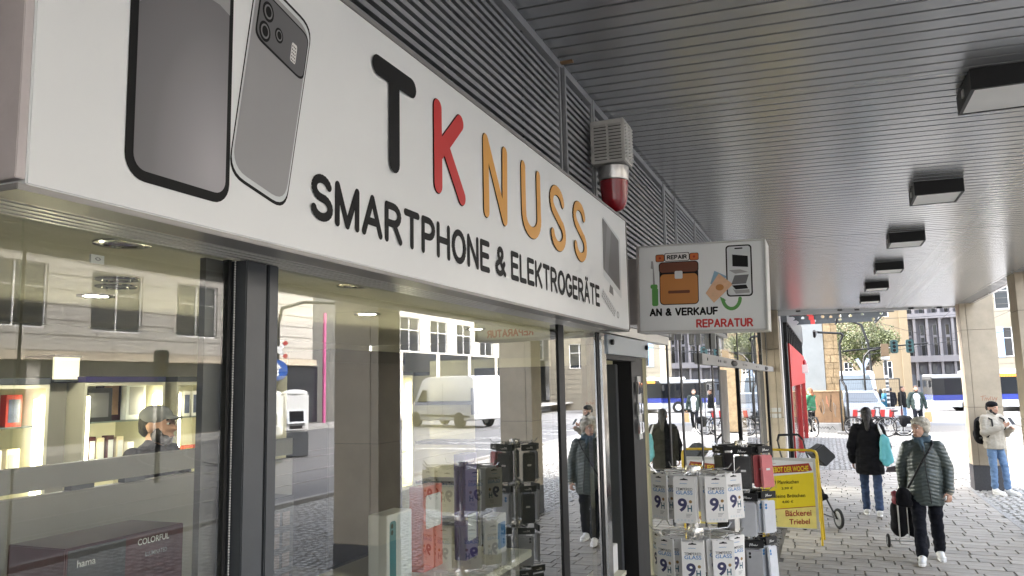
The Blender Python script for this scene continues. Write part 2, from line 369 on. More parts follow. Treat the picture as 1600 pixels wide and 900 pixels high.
# road of the square with tram rails
mb=MB(); ry=[-60,38,46,54,63,72,110,160]
for y in ry:
    mb.v+=[(7.2 if y<38 else 2.2-0.1*(y-38),y,gz(y)-0.03),(23.0,y,gz(y)-0.03)]
for i in range(len(ry)-1): mb.f.append((2*i,2*i+1,2*i+3,2*i+2))
road=struct('road',mb,asph)
for k,(x0,c) in enumerate(((9.2,0),(10.64,0),(13.0,0),(14.44,0))):
    mb=MB()
    for i in range(len(ry)-1):
        a,b=ry[i],ry[i+1]
        mb.hexa([(x0-.05,a,gz(a)-.045),(x0+.05,a,gz(a)-.045),(x0+.05,b,gz(b)-.045),(x0-.05,b,gz(b)-.045)],[(x0-.05,a,gz(a)-.018),(x0+.05,a,gz(a)-.018),(x0+.05,b,gz(b)-.018),(x0-.05,b,gz(b)-.018)])
    mb.build('tram_rail',railm,road)
for cx,cy,r in((9,30,13),(9,30,14.44),(20,52,16),(20,52,17.4)):   # curved branch rails
    mb=MB()
    for i in range(22):
        a=R_(5+3.2*i);b=R_(5+3.2*(i+1))
        P=lambda t,q:(cx+(r+q)*math.cos(t),cy-(r+q)*math.sin(t))
        pa0,pa1,pb0,pb1=P(a,-.05),P(a,.05),P(b,-.05),P(b,.05)
        if min(pa0[0],pb0[0])<7.4: continue
        z=lambda p:gz(p[1])-.016
        mb.add([(*pa0,z(pa0)),(*pa1,z(pa1)),(*pb1,z(pb1)),(*pb0,z(pb0))],[(0,1,2,3)])
    mb.build('tram_rail',railm,road)
for y in (24,26.5,29,31.5,34):
    MB().box(8.2,y,-0.027,11.2,y+.14,-0.022).build('lane_marking',whiteline,road)
# pavement under the arcade: single pavers
pav=struct('pavement',MB().box(-0.66,-14,-0.04,2.36,19.55,-0.018),jointm)
pl=[]; lens=(0.27,0.31,0.335,0.36,0.40)
y=-3.0; rng=random.Random(3)
while y<19.4:
    x=-0.655+rng.uniform(-0.25,0)
    while x<2.33:
        L_=rng.choice(lens); x0=max(x,-0.655); x1=min(x+L_,2.335)
        if x1-x0>0.06: pl.append((x0,x1,y,y+0.2))
        x+=L_
    y+=0.2
vis=[p for p in pl if 8.75<p[2]]; rest=[p for p in pl if p[2]<=8.75]
pm={}
for i,(x0,x1,y0,y1) in enumerate(vis[:300]):
    key=round(x1-x0,2)
    if key not in pm:
        q=MB(); a=key/2-0.005; b=0.095
        q.hexa([(-a,-b,-.03),(a,-b,-.03),(a,b,-.03),(-a,b,-.03)],[(-a+.004,-b+.004,0),(a-.004,-b+.004,0),(a-.004,b-.004,0),(-a+.004,b-.004,0)])
        pm[key]=q.mesh('paver',paverm)
    o=link('paver',pm[key],pav,((x0+x1)/2,(y0+y1)/2,rng.uniform(-.002,.002)))
    o.rotation_euler=(R_(rng.uniform(-.35,.35)),R_(rng.uniform(-.35,.35)),0)
mb=MB()
for x0,x1,y0,y1 in rest+vis[300:]:
    z=rng.uniform(-.002,.002); x0+=.005;x1-=.005;y0+=.005;y1-=.005
    mb.hexa([(x0,y0,-.03),(x1,y0,-.03),(x1,y1,-.03),(x0,y1,-.03)],[(x0+.004,y0+.004,z),(x1-.004,y0+.004,z),(x1-.004,y1-.004,z),(x0+.004,y1-.004,z)])
mb.build('paver_field',paverm,pav,kind='stuff')
# cobbled strips and the cobbled square
def cobbles(name,rects,pitch,m,seed,base):
    rg=random.Random(seed); mb=MB()
    for x0,y0,x1,y1 in rects:
        y=y0
        while y<y1:
            x=x0+rg.uniform(-.5,0)*pitch*0.6
            while x<x1:
                s=pitch*rg.uniform(.38,.48); t=pitch*rg.uniform(.38,.47); cx=x+pitch/2+rg.uniform(-.08,.08)*pitch; cy=y+pitch/2+rg.uniform(-.1,.1)*pitch
                z=base+rg.uniform(-.006,.004); a=s*.72;b=t*.72; g=rg.uniform(-.004,.004)
                if x0<=cx<=x1:
                    mb.add([(cx-s,cy-t,base-.03),(cx+s,cy-t,base-.03),(cx+s,cy+t,base-.03),(cx-s,cy+t,base-.03),(cx-a,cy-b,z-g),(cx+a,cy-b,z),(cx+a,cy+b,z+g),(cx-a,cy+b,z)],[(4,5,6,7),(0,1,5,4),(1,2,6,5),(2,3,7,6),(3,0,4,7)])
                x+=pitch
            y+=pitch
    o=bpy.data.objects.new(name,mb.mesh(name,m,fix=False)); COL.objects.link(o); o['kind']='stuff'; return o
struct('cobble_bed',MB().add([(-1.6,19.56,-.028),(7.2,19.56,-.028),(7.2,38,-.028),(-1.6,38,-.028),(2.37,-14,-.028),(7.2,-14,-.028),(7.2,19.56,-.028),(2.37,19.56,-.028)],[(0,1,2,3),(4,5,6,7)]),jointm)
cobbles('cobblestones',[(2.37,4,5.0,19.5),(-1.2,19.6,5.0,33)],0.115,cobblem,1,0.0)
cobbles('cobblestones',[(5.0,4,7.1,33)],0.16,cobblem,2,0.0)
cobbles('gutter_cobbles',[(-1.02,4,-0.68,18)],0.085,darkcobble,4,-0.004)
struct('gutter',MB().box(-1.04,-14,-.06,-0.665,19.5,-.022),jointm)
for nm,x0,x1,m_ in(('kerb',7.1,7.24,kerbm),('kerb',22.9,23.05,kerbm)):
    struct(nm,MB().box(x0,-60,-.06,x1,38,0.06 if x0<8 else .1),m_)
struct('far_pavement',MB().box(23.05,-60,-.06,25.6,110,.085),kerbm)
struct('edging_strip',MB().box(2.325,2,-.03,2.372,19.5,0.004),kerbm)

# ------------------------------------------------------------------ canopy ceiling
ceil=struct('canopy_ceiling',MB().hexa([(-1.04,-6.5,cz(-1.04)+.03),(2.34,-6.5,cz(2.34)+.03),(2.34,17.3,cz(2.34)+.03),(-1.04,17.3,cz(-1.04)+.03)],[(-1.04,-6.5,3.7),(2.34,-6.5,3.7),(2.34,17.3,3.7),(-1.04,17.3,3.7)]),dark)
def plank_mesh(bd):
    q=MB(); a,b=-1.0,2.33; h=bd/2-.0062
    q.hexa([(a,-h,cz(a)),(b,-h,cz(b)),(b,h,cz(b)),(a,h,cz(a))],[(a,-h-.0,cz(a)+.012),(b,-h,cz(b)+.012),(b,h,cz(b)+.012),(a,h,cz(a)+.012)])
    return q.mesh('plank',plankm,bevel=.0015)
pmesh=plank_mesh(.0957); y=-3.5; n=0
while y<17.2:
    link('plank',pmesh,ceil,(0,y+.0478,rng.uniform(-.0004,.0004)))
    y+=.0957; n+=1
    if n==122: y+=.012
MB().hexa([(-1.0,-6.5,cz(-1)),(2.33,-6.5,cz(2.33)),(2.33,-3.52,cz(2.33)),(-1.0,-3.52,cz(-1))],[(-1.0,-6.5,3.55),(2.33,-6.5,3.55),(2.33,-3.52,3.55),(-1.0,-3.52,3.55)]).build('rear_plank_field',plankm,ceil,kind='stuff')
MB().box(-1.035,-6.5,3.485,-1.0,17.28,3.545).build('wall_trim',anth2,ceil)
# slotted grille along the street edge
a=cz(2.34)
MB().box(2.335,-6.5,a-.002,2.36,17.28,a+.05).box(2.58,-6.5,a-.008,2.62,17.28,a+.12).build('grille_rail',plankm,ceil)
gm=MB().box(2.36,-.045,a,2.58,.045,a+.02).mesh('grille_bar',plankm)
y=2.0
while y<17.1: link('grille_bar',gm,ceil,(0,y,0)); y+=.19
MB().box(-1.03,17.262,3.40,2.62,17.32,3.60).build('end_trim',plankm,ceil)
for x in(-.5,.3,.62,1.6,2.1): MB().box(x,17.24,cz(x)-.03,x+.09,17.30,cz(x)-.002).build('drip_clip',dark,ceil)
up=thing('upper_storey','pale stone storeys of the shop building carried over the arcade','building',(0,2,3.6))
MB().box(-9,-6.5,3.71,2.66,17.3,7.4).build('wall',stone2,up)
MB().box(2.63,-6.5,3.42,2.66,17.3,3.705).build('fascia',plankm,up)
# ceiling lamps
def lamp():
    t=thing('ceiling_lamp','','lamp',(0.82,4.08,3.46),0,'black box lamps in a row under the canopy')
    f=MB(); x0,x1,y0,y1,z0,z1=-.155,.155,-.19,.19,-.094,.0
    f.box(x0,y0,z0,x0+.016,y1,z1).box(x1-.016,y0,z0,x1,y1,z1).box(x0+.016,y0,z0,x1-.016,y0+.016,z1).box(x0+.016,y1-.016,z0,x1-.016,y1,z1).box(x0+.016,y0+.016,z1-.02,x1-.016,y1-.016,z1-.001)
    f.build('housing',blackp,t,local=True)
    MB().box(x0+.017,y0+.017,z0+.003,x1-.017,y1-.017,z0+.013).build('diffuser',lampglass,t,local=True)
    for sx in(x0-.006,x1): MB().box(sx,-.02,-.065,sx+.006,.02,-.03).build('clip',alu,t,local=True)
    return t
lp=lamp(); names=['nearest to the shop sign, cut by the right edge','second from the front','third from the front','fourth from the front','fifth from the front','farthest, near the arcade end']
for i,(x,y) in enumerate(((.84,4.08),(.82,6.28),(.80,8.38),(.79,10.48),(.77,12.58),(.78,14.70))):
    t=lp if i==0 else copy_tree(lp)
    t.location=(x,y,cz(x)-.001); t['label']='black square canopy lamp, '+names[i]

# ------------------------------------------------------------------ arcade pillars
def pillar(y0,label):
    t=thing('stone_pillar',label,'pillar',(2.68,y0+.23,0),0,'stone pillars of the arcade')
    x0,x1,y1=2.40,2.96,y0+.46
    MB().box(x0-.004,y0-.004,-.04,x1+.004,y1+.004,.44).build('plinth',plinthm,t,bevel=.004)
    zs=[.446,1.50,2.93,3.72]
    for a,b in zip(zs[:-1],zs[1:]):
        MB().box(x0,y0,a,x0+.10,y1,b-.007).build('side_slab',stone,t,bevel=.003)
        MB().box(x0+.106,y0+.0,a,x1,y1,b-.007).build('stone_slab',stone,t,bevel=.003)
    MB().box(x0+.01,y0+.01,.4,x1-.01,y1-.01,3.7).build('core',jointm,t)
    return t
p1=pillar(16.70,'sandstone pillar with red scribbles that the man in the cream jacket leans on')
pillar(12.0,'sandstone pillar cut off by the right edge of the photo')
for k,yy in enumerate((7.3,2.6,-2.1)):
    pillar(yy,['sandstone pillar reflected in the wide shop window','sandstone pillar beside the camera, reflected in the left shop window','sandstone pillar behind the camera'][k])
pr=Print((0,16.70-.0015,0),(1,0,0),(0,0,1))
sq=lambda pts:[(2.62+a*.012,1.62+b*.012) for a,b in pts]
pr.stroke('graffiti',[sq([(0,6),(7,7)]),sq([(3,7),(2,0)]),sq([(5,0),(6,4),(8,3),(7,0)]),sq([(9,4),(10,0),(12,4)]),sq([(13,6),(13,0)]),sq([(15,6),(16,0),(18,3)]),sq([(18,5),(20,1),(22,5),(19,-3)])],.007,mat('red_marker',(0.42,0.16,0.09),0.7),p1,.0)
pr.stroke('graffiti',[[(2.58,1.30),(2.64,1.315),(2.70,1.30),(2.78,1.315),(2.84,1.305)],[(2.62,1.18),(2.58,1.12),(2.62,1.06),(2.67,1.1),(2.64,1.15)]],.008,mat('grey_marker',(0.2,0.18,0.15),0.7),p1,.0)

# ------------------------------------------------------------------ shop front
sf=thing('phone_shop','glazed phone shop front with anthracite frames under grey louvres','shop',(-1.03,3,0))
def pane(y0,y1,z0,z1,x=GX,m=SHOPGLASS,par=sf): 
    return MB().box(x-.012,y0,z0,x,y1,z1).build('window_pane',m,par)
pane(-2.6,.747,.12,2.345); pane(.752,1.150,.12,2.345); pane(1.266,3.085,.12,2.345,m=WIDEGLASS); pane(3.165,3.683,.12,2.345,m=WIDEGLASS)
for a,b in((1.170,1.228),(1.2345,1.264)):
    MB().box(GX-.012,a,.0,GX+.028,b,2.343).build('mullion',anth,sf,bevel=.002)
MB().box(GX-.012,1.2285,0,GX+.012,1.234,2.343).build('gasket',dark,sf); MB().box(GX-.012,1.1510,0,GX+.002,1.1585,2.343).build('gasket',dark,sf)
q=MB()
z=.2
while z<2.342:
    q.ell((GX+.005,1.1645,z),(.0019,.0019,.0022),6,4); z+=.0048
q.build('bead_strip',plasticgrey,sf)
MB().box(GX-.030,1.112,.0,GX-.016,1.165,2.343).build('inner_frame',mat('grey_frame',(0.11,0.105,0.10),0.4),sf)
MB().box(GX-.03,3.088,0,GX+.006,3.162,2.343).build('mullion',blackp,sf)
MB().box(GX-.03,3.685,0,GX+.004,3.706,2.343).build('gasket',dark,sf)
MB().box(GX-.06,3.71,0,GX+.02,3.80,2.343).build('door_post',chrome,sf,bevel=.006)
MB().box(GX-.03,3.80,2.240,GX+.03,4.745,2.338).build('door_header',steel,sf,bevel=.002)
for yy in(3.86,4.68): MB().cyl((GX+.03,yy,2.30),(GX+.045,yy,2.30),.014,n=12).build('header_stud',dark,sf)
MB().box(GX-.06,3.80,2.215,GX+.01,4.50,2.239).build('door_frame',dark,sf)
MB().box(GX-.13,4.50,0,GX-.02,4.80,2.239).build('door_jamb',blackp,sf)
# open door leaf, swung inward
dl=MB().box(GX-.98,4.40,.03,GX-.09,4.452,2.20).build('door_leaf',anth,sf,bevel=.003)
MB().cyl((GX-.93,4.35,1.0),(GX-.93,4.35,1.6),.012).build('handle',chrome,dl)
MB().box(GX-.99,4.37,1.92,GX-.95,4.399,2.08).build('closer',blackp,dl)
q=MB().box(GX-.018,4.615,1.76,GX-.012,4.70,2.13); q.build('hinge_plate',plasticgrey,sf)
for zz in(2.06,1.94,1.83):
    MB().box(GX-.012,4.56,zz-.035,GX+.006,4.60,zz+.035).build('hinge',chrome,sf,bevel=.003); MB().box(GX-.012,4.62,zz-.03,GX+.008,4.66,zz+.03).build('hinge',chrome,sf,bevel=.003)
# the long row of panes beyond the door
segs=[(4.815,5.50),(5.55,6.03),(6.10,6.95),(7.02,7.80),(7.88,8.32)]
for a,b in segs: pane(a,b,.08,3.3,m=WIDEGLASS)
for a,b in((5.50,5.55),(6.03,6.10),(6.95,7.02),(7.80,7.88),(8.32,8.42)):
    MB().box(GX-.04,a+.002,0,GX+.004,b-.002,3.3).build('mullion',blackp,sf)
    MB().box(GX-.03,b+.0,0,GX+.002,b+.02,3.3).build('mullion_cover',chrome,sf)
pane(8.44,10.3,2.34,3.3); pane(10.4,12.4,.08,3.3); pane(12.5,13.1,.08,3.3); pane(13.2,15.6,2.34,3.3); pane(15.7,17.0,.08,3.3)
for a,b in((8.44,8.60),(8.75,10.28),(13.2,13.4),(13.6,15.6)):
    d=MB().box(GX-.20,a,.03,GX-.14,b,2.22).build('sliding_door',mat('bronze_door',(0.06,0.055,0.05),0.3,0.3),sf)
for a in(10.3,12.4,13.1,15.6): MB().box(GX-.04,a+.002,0,GX+.004,a+.098,3.3).build('mullion',blackp,sf)
MB().box(GX-.1,8.6,.0,GX-.06,8.75,2.3).build('door_post',blackp,sf)
op=MB().box(GX-.05,6.98,2.24,GX+.035,17.0,2.335).build('door_operator',mat('operator_grey',(0.27,0.27,0.27),0.45,.3),sf,bevel=.002)
q=MB()
for yy in(7.3,8.1,8.25,8.55,8.7,10.6,10.85,11.1,12.7,13.0): MB().cyl((GX+.035,yy,2.288),(GX+.04,yy,2.288),.014,n=8).build('stud',dark,op)
for yy in(9.5,14.8): MB().ell((GX+.04,yy,2.285),(.03,.28,.035),12,6).build('motion_sensor',dark,op)
pass
MB().box(GX-.3,4.8,3.3,GX+.002,17.0,3.5).build('top_rail',anth,sf)
# narrow soffit between sign and glass
so_=MB()
for k in range(14): so_.box(GX+.01*k,-2.6,2.345+(k%2)*.0012,GX+.01*(k+1)-.0008,3.79,2.36)
so_.build('soffit',mat('soffit_metal',(0.62,0.61,0.58),0.32,0.15,var=0.06,scale=20,stretch=(1,.05,1)),sf)
MB().box(-.998,-2.6,2.338,-.992,.58,2.346).build('soffit_lip',alu,sf)
# louvre panels of single slats
def louvre(y0,y1,z0,z1):
    lp=MB().box(-1.02,y0,z0,-.985,y0+.018,z1).box(-1.02,y1-.018,z0,-.985,y1,z1).box(-1.02,y0+.018,z1-.03,-.985,y1-.018,z1).box(-1.02,y0+.018,z0,-.985,y1-.018,z0+.02).build('louvre_panel',anth2,sf)
    L_=y1-y0-.04; s=MB(); s.hexa([(-1.018,-L_/2,-.013),(-.992,-L_/2,-.022),(-.992,L_/2,-.022),(-1.018,L_/2,-.013)],[(-1.018,-L_/2,.006),(-.992,-L_/2,-.006),(-.992,L_/2,-.006),(-1.018,L_/2,.006)])
    me=s.mesh('slat',anth2); z=z0+.045
    while z<z1-.03:
        link('slat',me,lp,(1.03,(y0+y1)/2-3,z)); z+=.0318
    rb=MB(); k=y0+.33
    while k<y1-.1: MB().box(-1.022,k,z0+.02,-1.006,k+.012,z1-.03).build('slat_rib',anth,lp); k+=.62
    MB().box(-1.09,y0,z0,-1.065,y1,z1).build('louvre_backing',dark,lp)
zt=3.484
for a,b,zb in((-2.6,3.105,2.40),(3.165,3.60,2.40),(3.63,5.40,2.40),(5.45,5.86,2.55),(5.90,6.82,2.55),(6.87,7.8,2.55),(7.85,8.9,2.55)):
    louvre(a,b,zb,zt)
MB().box(-1.02,3.107,2.40,-1.0,3.163,zt).build('gasket',dark,sf)
for a,b in((3.602,3.628),(5.402,5.448),(5.862,5.898),(6.822,6.868),(7.802,7.848)): MB().box(-1.02,a,2.40,-.98,b,zt).build('louvre_post',anth2,sf)
MB().box(-1.05,3.70,2.345,-1.0,5.45,2.52).build('fascia_panel',alu,sf)
MB().box(-.985,3.10,3.478,-.93,3.125,3.486).build('loose_clip',mat('rusty_tin',(0.2,0.12,0.06),0.7),sf)
MB().box(-1.6,8.9,2.6,-1.2,17,3.5).build('rear_wall',anth,sf)
# aluminium cladding left of the sign
MB().box(-1.04,-2.6,2.346,-.889,.597,3.2).build('cladding_panel',alu_dirty,sf,bevel=.003)
# pilaster
pt=thing('stone_pilaster','stone pilaster with four small metal plates between the two shops','pilaster',(-.95,17.3,0))
for a,b in((0.0,1.30),(1.31,2.7),(2.71,3.50)):
    MB().box(-1.2,17.02,a,-.965,17.6,b).build('stone_slab',stone,pt,bevel=.004); MB().box(-.96,17.02,a,-.86,17.6,b).build('stone_slab',stone,pt,bevel=.004)
for xx in(-1.0,-.925):
    for zz in(1.30,1.42): MB().box(xx-.03,17.0,zz,xx+.025,17.016,zz+.085).build('wall_plate',plasticgrey,pt,bevel=.003)
MB().box(-.855,17.3,0,-.83,17.6,3.5).build('edge_trim',card,pt)

# ------------------------------------------------------------------ shop sign over the window
S=-.845
sg=thing('shop_sign','long white light-box sign reading TKNUSS over the shop window','sign',(S,2.1,2.34))
MB().box(-.895,.612,2.341,S,3.612,2.862).build('sign_box',white_sign,sg,bevel=.002)
q=MB(); q.box(-.90,.600,2.333,S+.002,3.62,2.3405).box(-.99,.600,2.8625,S+.002,3.62,2.872).box(-.99,3.6125,2.3405,S+.003,3.622,2.8625)
MB().box(-.99,.599,2.3465,-.846,.6115,2.862).build('sign_side',mat('side_grey',(0.52,0.475,0.475),0.45,0.1,var=.12,scale=9),sg,bevel=.001)
q.build('sign_frame',mat('frame_grey',(0.30,0.29,0.28),0.4,0.4),sg,bevel=.001)
MB().cyl((-.905,.2,2.338),(-.905,3.62,2.338),.0035,n=8).build('frame_bead',mat('dark_bead',(0.12,0.115,0.11),0.3,0.5),sg)
P1=Print((S,0,0),(0,1,0),(0,0,1)); e=.0008
# lettering strokes
def arc(cx,cy,rx,ry,a0,a1,n=14): return [(cx+rx*math.cos(R_(a0+(a1-a0)*i/n)),cy+ry*math.sin(R_(a0+(a1-a0)*i/n))) for i in range(n+1)]
def letter(lines,wd,m,outline=True):
    if outline: P1.stroke('letter_outline',lines,wd+.004,blackprint,sg,e)
    P1.stroke('letter',lines,wd,m,sg,e*1.6+.002)
letter([[(1.376,2.779),(1.520,2.779)],[(1.443,2.779),(1.443,2.583)]],.046,blackprint,False)
letter([[(1.652,2.777),(1.652,2.583)],[(1.778,2.777),(1.660,2.668)],[(1.688,2.694),(1.785,2.580)]],.042,redprint)
letter([[(1.944,2.779),(1.944,2.577)],[(1.944,2.779),(2.076,2.577)],[(2.084,2.779),(2.076,2.577)]],.037,orangeprint)
letter([[(2.236,2.778),(2.236,2.635)]+arc(2.305,2.632,.069,.054,180,360)+[(2.374,2.778)]],.037,orangeprint)
def ess(cx): 
    top=arc(cx,2.732,.062,.043,10,225,16); bot=arc(cx+.005,2.622,.065,.046,45,-170,16)
    return [top+bot]
letter(ess(2.568),.034,orangeprint); letter(ess(2.836),.034,orangeprint)
stroke_text(P1,'SMARTPHONE',1.149,2.404,.815,.089,.0165,blackprint,sg,e)
stroke_text(P1,'&',2.003,2.405,.078,.088,.0165,blackprint,sg,e)
stroke_text(P1,'ELEKTROGERÄTE',2.122,2.406,.980,.088,.0165,blackprint,sg,e)
# phone pictures
def grad_print():
    m=bpy.data.materials.new('screen_artwork'); m.use_nodes=True; t_=m.node_tree; b=t_.nodes['Principled BSDF']; b.inputs['Roughness'].default_value=.42
    co=t_.nodes.new('ShaderNodeTexCoord'); mp=t_.nodes.new('ShaderNodeMapping'); mp.vector_type='TEXTURE'; mp.inputs['Location'].default_value=(.002,-1.19,.085); mp.inputs['Scale'].default_value=(1,.22,.42)
    gr=t_.nodes.new('ShaderNodeTexGradient'); gr.gradient_type='SPHERICAL'; cr=t_.nodes.new('ShaderNodeValToRGB')
    cr.color_ramp.elements[0].color=(.115,.112,.118,1); cr.color_ramp.elements[1].color=(.40,.39,.41,1); cr.color_ramp.elements[1].position=.95
    e2=cr.color_ramp.elements.new(.45); e2.color=(.19,.185,.195,1)
    t_.links.new(co.outputs['Object'],mp.inputs[0]); t_.links.new(mp.outputs[0],gr.inputs[0]); t_.links.new(gr.outputs[0],cr.inputs[0]); t_.links.new(cr.outputs[0],b.inputs['Base Color']); return m
ph=P1.poly('phone_picture',P1.rrect(.745,2.383,.942,2.84,.034),blackprint,sg,e)
P1.poly('phone_screen',P1.rrect(.7585,2.398,.9325,2.83,.022),grad_print(),sg,e*2)
P1.poly('screen_gleam',[(.7585,2.632),(.775,2.655),(.80,2.674),(.84,2.691),(.88,2.699),(.91,2.698),(.9325,2.690),(.9325,2.80),(.7585,2.80)],greyprint2,sg,e*3)
def bank(name,pts,m,l): P1.poly(name,pts,m,sg,l)
A=(.996,2.80);B=(1.150,2.765);C_=(1.080,2.402);D=(.938,2.435)
def quad_r(A,B,C,D,r=.16):   # rounded quad
    out=[]
    P_=[A,B,C,D]
    for i in range(4):
        p=Vector(P_[i]);a=Vector(P_[i-1]);b=Vector(P_[(i+1)%4])
        s=p+(a-p)*r*min(1,.12/(a-p).length);t=p+(b-p)*r*min(1,.12/(b-p).length)
        for k in range(7):
            u=k/6; q=s*(1-u)**2+p*2*u*(1-u)+t*u*u; out.append((q.x,q.y))
    return out
bank('phone_picture',quad_r(A,B,C_,D,.30),blackprint,e*.5)
sh=lambda P,k:tuple(np.array(P)*(1-k)+np.array((1.041,2.60))*k)
bank('phone_back',quad_r(*[sh(q,.03) for q in(A,B,C_,D)],.30),silverprint,e*.9)
bank('phone_back',quad_r(*[sh(q,.075) for q in(A,B,C_,D)],.30),greyprint2,e*1.4)
bank('camera_island',quad_r((1.006,2.775),(1.139,2.742),(1.122,2.648),(.991,2.682),.18),blackprint,e*1.9)
bank('camera_island',quad_r((1.009,2.771),(1.136,2.739),(1.120,2.652),(.995,2.686),.18),midprint,e*2.4)
for cy,cz_ in((1.024,2.738),(1.016,2.700),(1.053,2.708)):
    r=.0145 if cy!=1.053 else .011
    bank('lens',P1.ellp(cy,cz_,r,r*1.25),blackprint,e*2.9); bank('lens',P1.ellp(cy,cz_,r*.72,r*.9),greyprint,e*3.4); bank('lens',P1.ellp(cy,cz_,r*.52,r*.66),blackprint,e*3.9)
bank('flash',quad_r((1.089,2.712),(1.104,2.709),(1.098,2.672),(1.083,2.676),.2),card,e*2.9)
for i in range(3):
    for j in range(5):
        bank('flash_dot',P1.ellp(1.0905+.004*i-.0008*j*1.2,2.7045-.0065*j-.001*i,.0013,.0018,6),blackprint,e*3.4)
# computer picture
bank('monitor_picture',quad_r((3.196,2.806),(3.49,2.752),(3.480,2.474),(3.172,2.545),.12),silverprint,e)
bank('monitor_picture',quad_r((3.188,2.797),(3.462,2.741),(3.455,2.51),(3.176,2.575),.08),midprint,e*1.6)
bank('monitor_gleam',[(3.26,2.781),(3.33,2.767),(3.25,2.56),(3.19,2.574)],greyprint,e*2.2)
bank('monitor_stand',[(3.28,2.522),(3.33,2.51),(3.335,2.475),(3.262,2.485)],greyprint,e*.6)
bank('keyboard_picture',quad_r((3.155,2.492),(3.375,2.412),(3.34,2.383),(3.122,2.455),.12),silverprint,e*2.5)
for i in range(9):
    for j in range(3):
        a=3.155+.0225*i-.009*j;b=2.482-.0083*i-.0105*j
        bank('key',[(a,b),(a+.016,b-.006),(a+.011,b-.0125),(a-.005,b-.0065)],greyprint2,e*3)
bank('mouse_picture',P1.ellp(3.40,2.396,.022,.016),greyprint2,e); bank('mouse_picture',P1.ellp(3.40,2.396,.013,.010),silverprint,e*1.6)

# ------------------------------------------------------------------ projecting sign
s2=thing('projecting_sign','white projecting box sign reading AN & VERKAUF REPARATUR','sign',(-.57,4.1,2.34))
s2.matrix_basis=Matrix.Translation((-.57,4.1,2.34))@Matrix.Rotation(R_(1.35),4,'Y')
x0,x1,z0,z1=-.31,.315,.012,.447
MB().box(x0,-.10,z0,x1,.10,z1).build('sign_box',white_sign,s2,local=True,bevel=.003)
MB().box(x1+.0005,-.112,z0-.008,x1+.010,.112,z1+.006).box(x0,-.106,z0-.009,x1,.106,z0-.001).box(x0,-.106,z1+.001,x1,.106,z1+.008).build('sign_frame',plasticgrey,s2,local=True,bevel=.0015)
MB().box(x0-.14,-.03,.05,x0-.002,.03,.40).box(x0-.012,-.11,z0-.01,x0-.001,.11,z1+.01).build('bracket',alu_dirty,s2,local=True)
W2=wm(s2); ox=W2@Vector((0,-.1,0)); rx=W2.to_3x3()@Vector((1,0,0)); uz=W2.to_3x3()@Vector((0,0,1))
P2=Print(ox,rx,uz)
L2=lambda a,b:(a+.57,b-2.34+(a+.57)*.0)
def b2(name,pts,m,l): P2.poly(name,pts,m,s2,l)
stroke_text(P2,'AN & VERKAUF',-.258,.085,.345,.041,.0088,blackprint,s2,e)
stroke_text(P2,'REPARATUR',-.023,.022,.276,.043,.0086,redprint,s2,e)
# plain brown repair box (stands in for the figure), plate, knobs
b2('box_picture',P2.rrect(-.204,.142,-.006,.362,.022),blackprint,e*.5)
b2('box_picture',P2.rrect(-.200,.146,-.010,.30,.02),tanprint,e)
b2('box_lid',P2.rrect(-.206,.305,-.004,.364,.018),blackprint,e*1.5); b2('box_lid',P2.rrect(-.202,.309,-.008,.360,.016),brownprint,e*2)
b2('box_seam',P2.rrect(-.16,.20,-.05,.215,.005),brownprint,e*2)
b2('box_latch',P2.rrect(-.125,.275,-.085,.315,.006),silverprint,e*2.6)
for a in(-.199,-.025): b2('knob',P2.rrect(a-.023,.366,a+.023,.405,.009),blackprint,e); b2('knob',P2.rrect(a-.0205,.3685,a+.0205,.4025,.008),mat('orange_knob',(0.55,0.14,0.03),0.45),e*1.6); b2('knob',P2.ellp(a,.3855,.006,.006),dredp,e*2.2)
b2('plate',P2.rrect(-.176,.366,-.048,.410,.009),blackprint,e*1.6); b2('plate',P2.rrect(-.173,.369,-.051,.407,.008),card,e*2.2)
stroke_text(P2,'REPAIR',-.163,.376,.102,.023,.0052,blackprint,s2,e*2.8)
# screwdriver
b2('screwdriver',[(-.245,.372),(-.236,.372),(-.232,.335),(-.227,.245),(-.238,.245),(-.238,.33),(-.248,.335)],greyprint2,e)
b2('screwdriver_handle',P2.rrect(-.251,.228,-.214,.250,.009),greenprint,e*1.6); b2('screwdriver_handle',P2.rrect(-.244,.138,-.212,.232,.01),greenprint,e)
# banknote, phone, devices, arrow
b2('banknote',[(.052,.243),(.074,.307),(.133,.277),(.10,.205)],mat('blue_note',(0.25,0.40,0.52),0.5),e)
b2('banknote',[(.028,.195),(.095,.292),(.163,.235),(.068,.145)],peachprint,e*1.6); b2('banknote',P2.ellp(.098,.222,.02,.016),tanprint,e*2.2)
b2('phone_picture',P2.rrect(.131,.173,.257,.432,.018),blackprint,e*.6); b2('phone_screen',P2.rrect(.138,.18,.250,.425,.013),silverprint,e*1.1)
b2('phone_notch',P2.rrect(.175,.411,.214,.418,.003),blackprint,e*1.7)
b2('computer_picture',[(.163,.385),(.238,.374),(.238,.318),(.163,.325)],blackprint,e*1.7); b2('computer_picture',[(.145,.306),(.20,.308),(.238,.293),(.175,.287)],greyprint2,e*1.7)
b2('laptop_picture',[(.172,.279),(.240,.281),(.225,.236),(.155,.234)],midprint,e*1.7); b2('laptop_picture',[(.158,.229),(.226,.231),(.235,.211),(.175,.208)],blackprint,e*1.7); b2('laptop_picture',[(.160,.215),(.172,.205),(.24,.207),(.242,.19),(.175,.187)],greyprint2,e*1.4)
P2.stroke('arrow_picture',[arc(.153,.168,.042,.055,190,355,12)],.017,greenprint,s2,e*.4)
b2('arrow_picture',[(.098,.175),(.106,.145),(.128,.156)],greenprint,e*3)

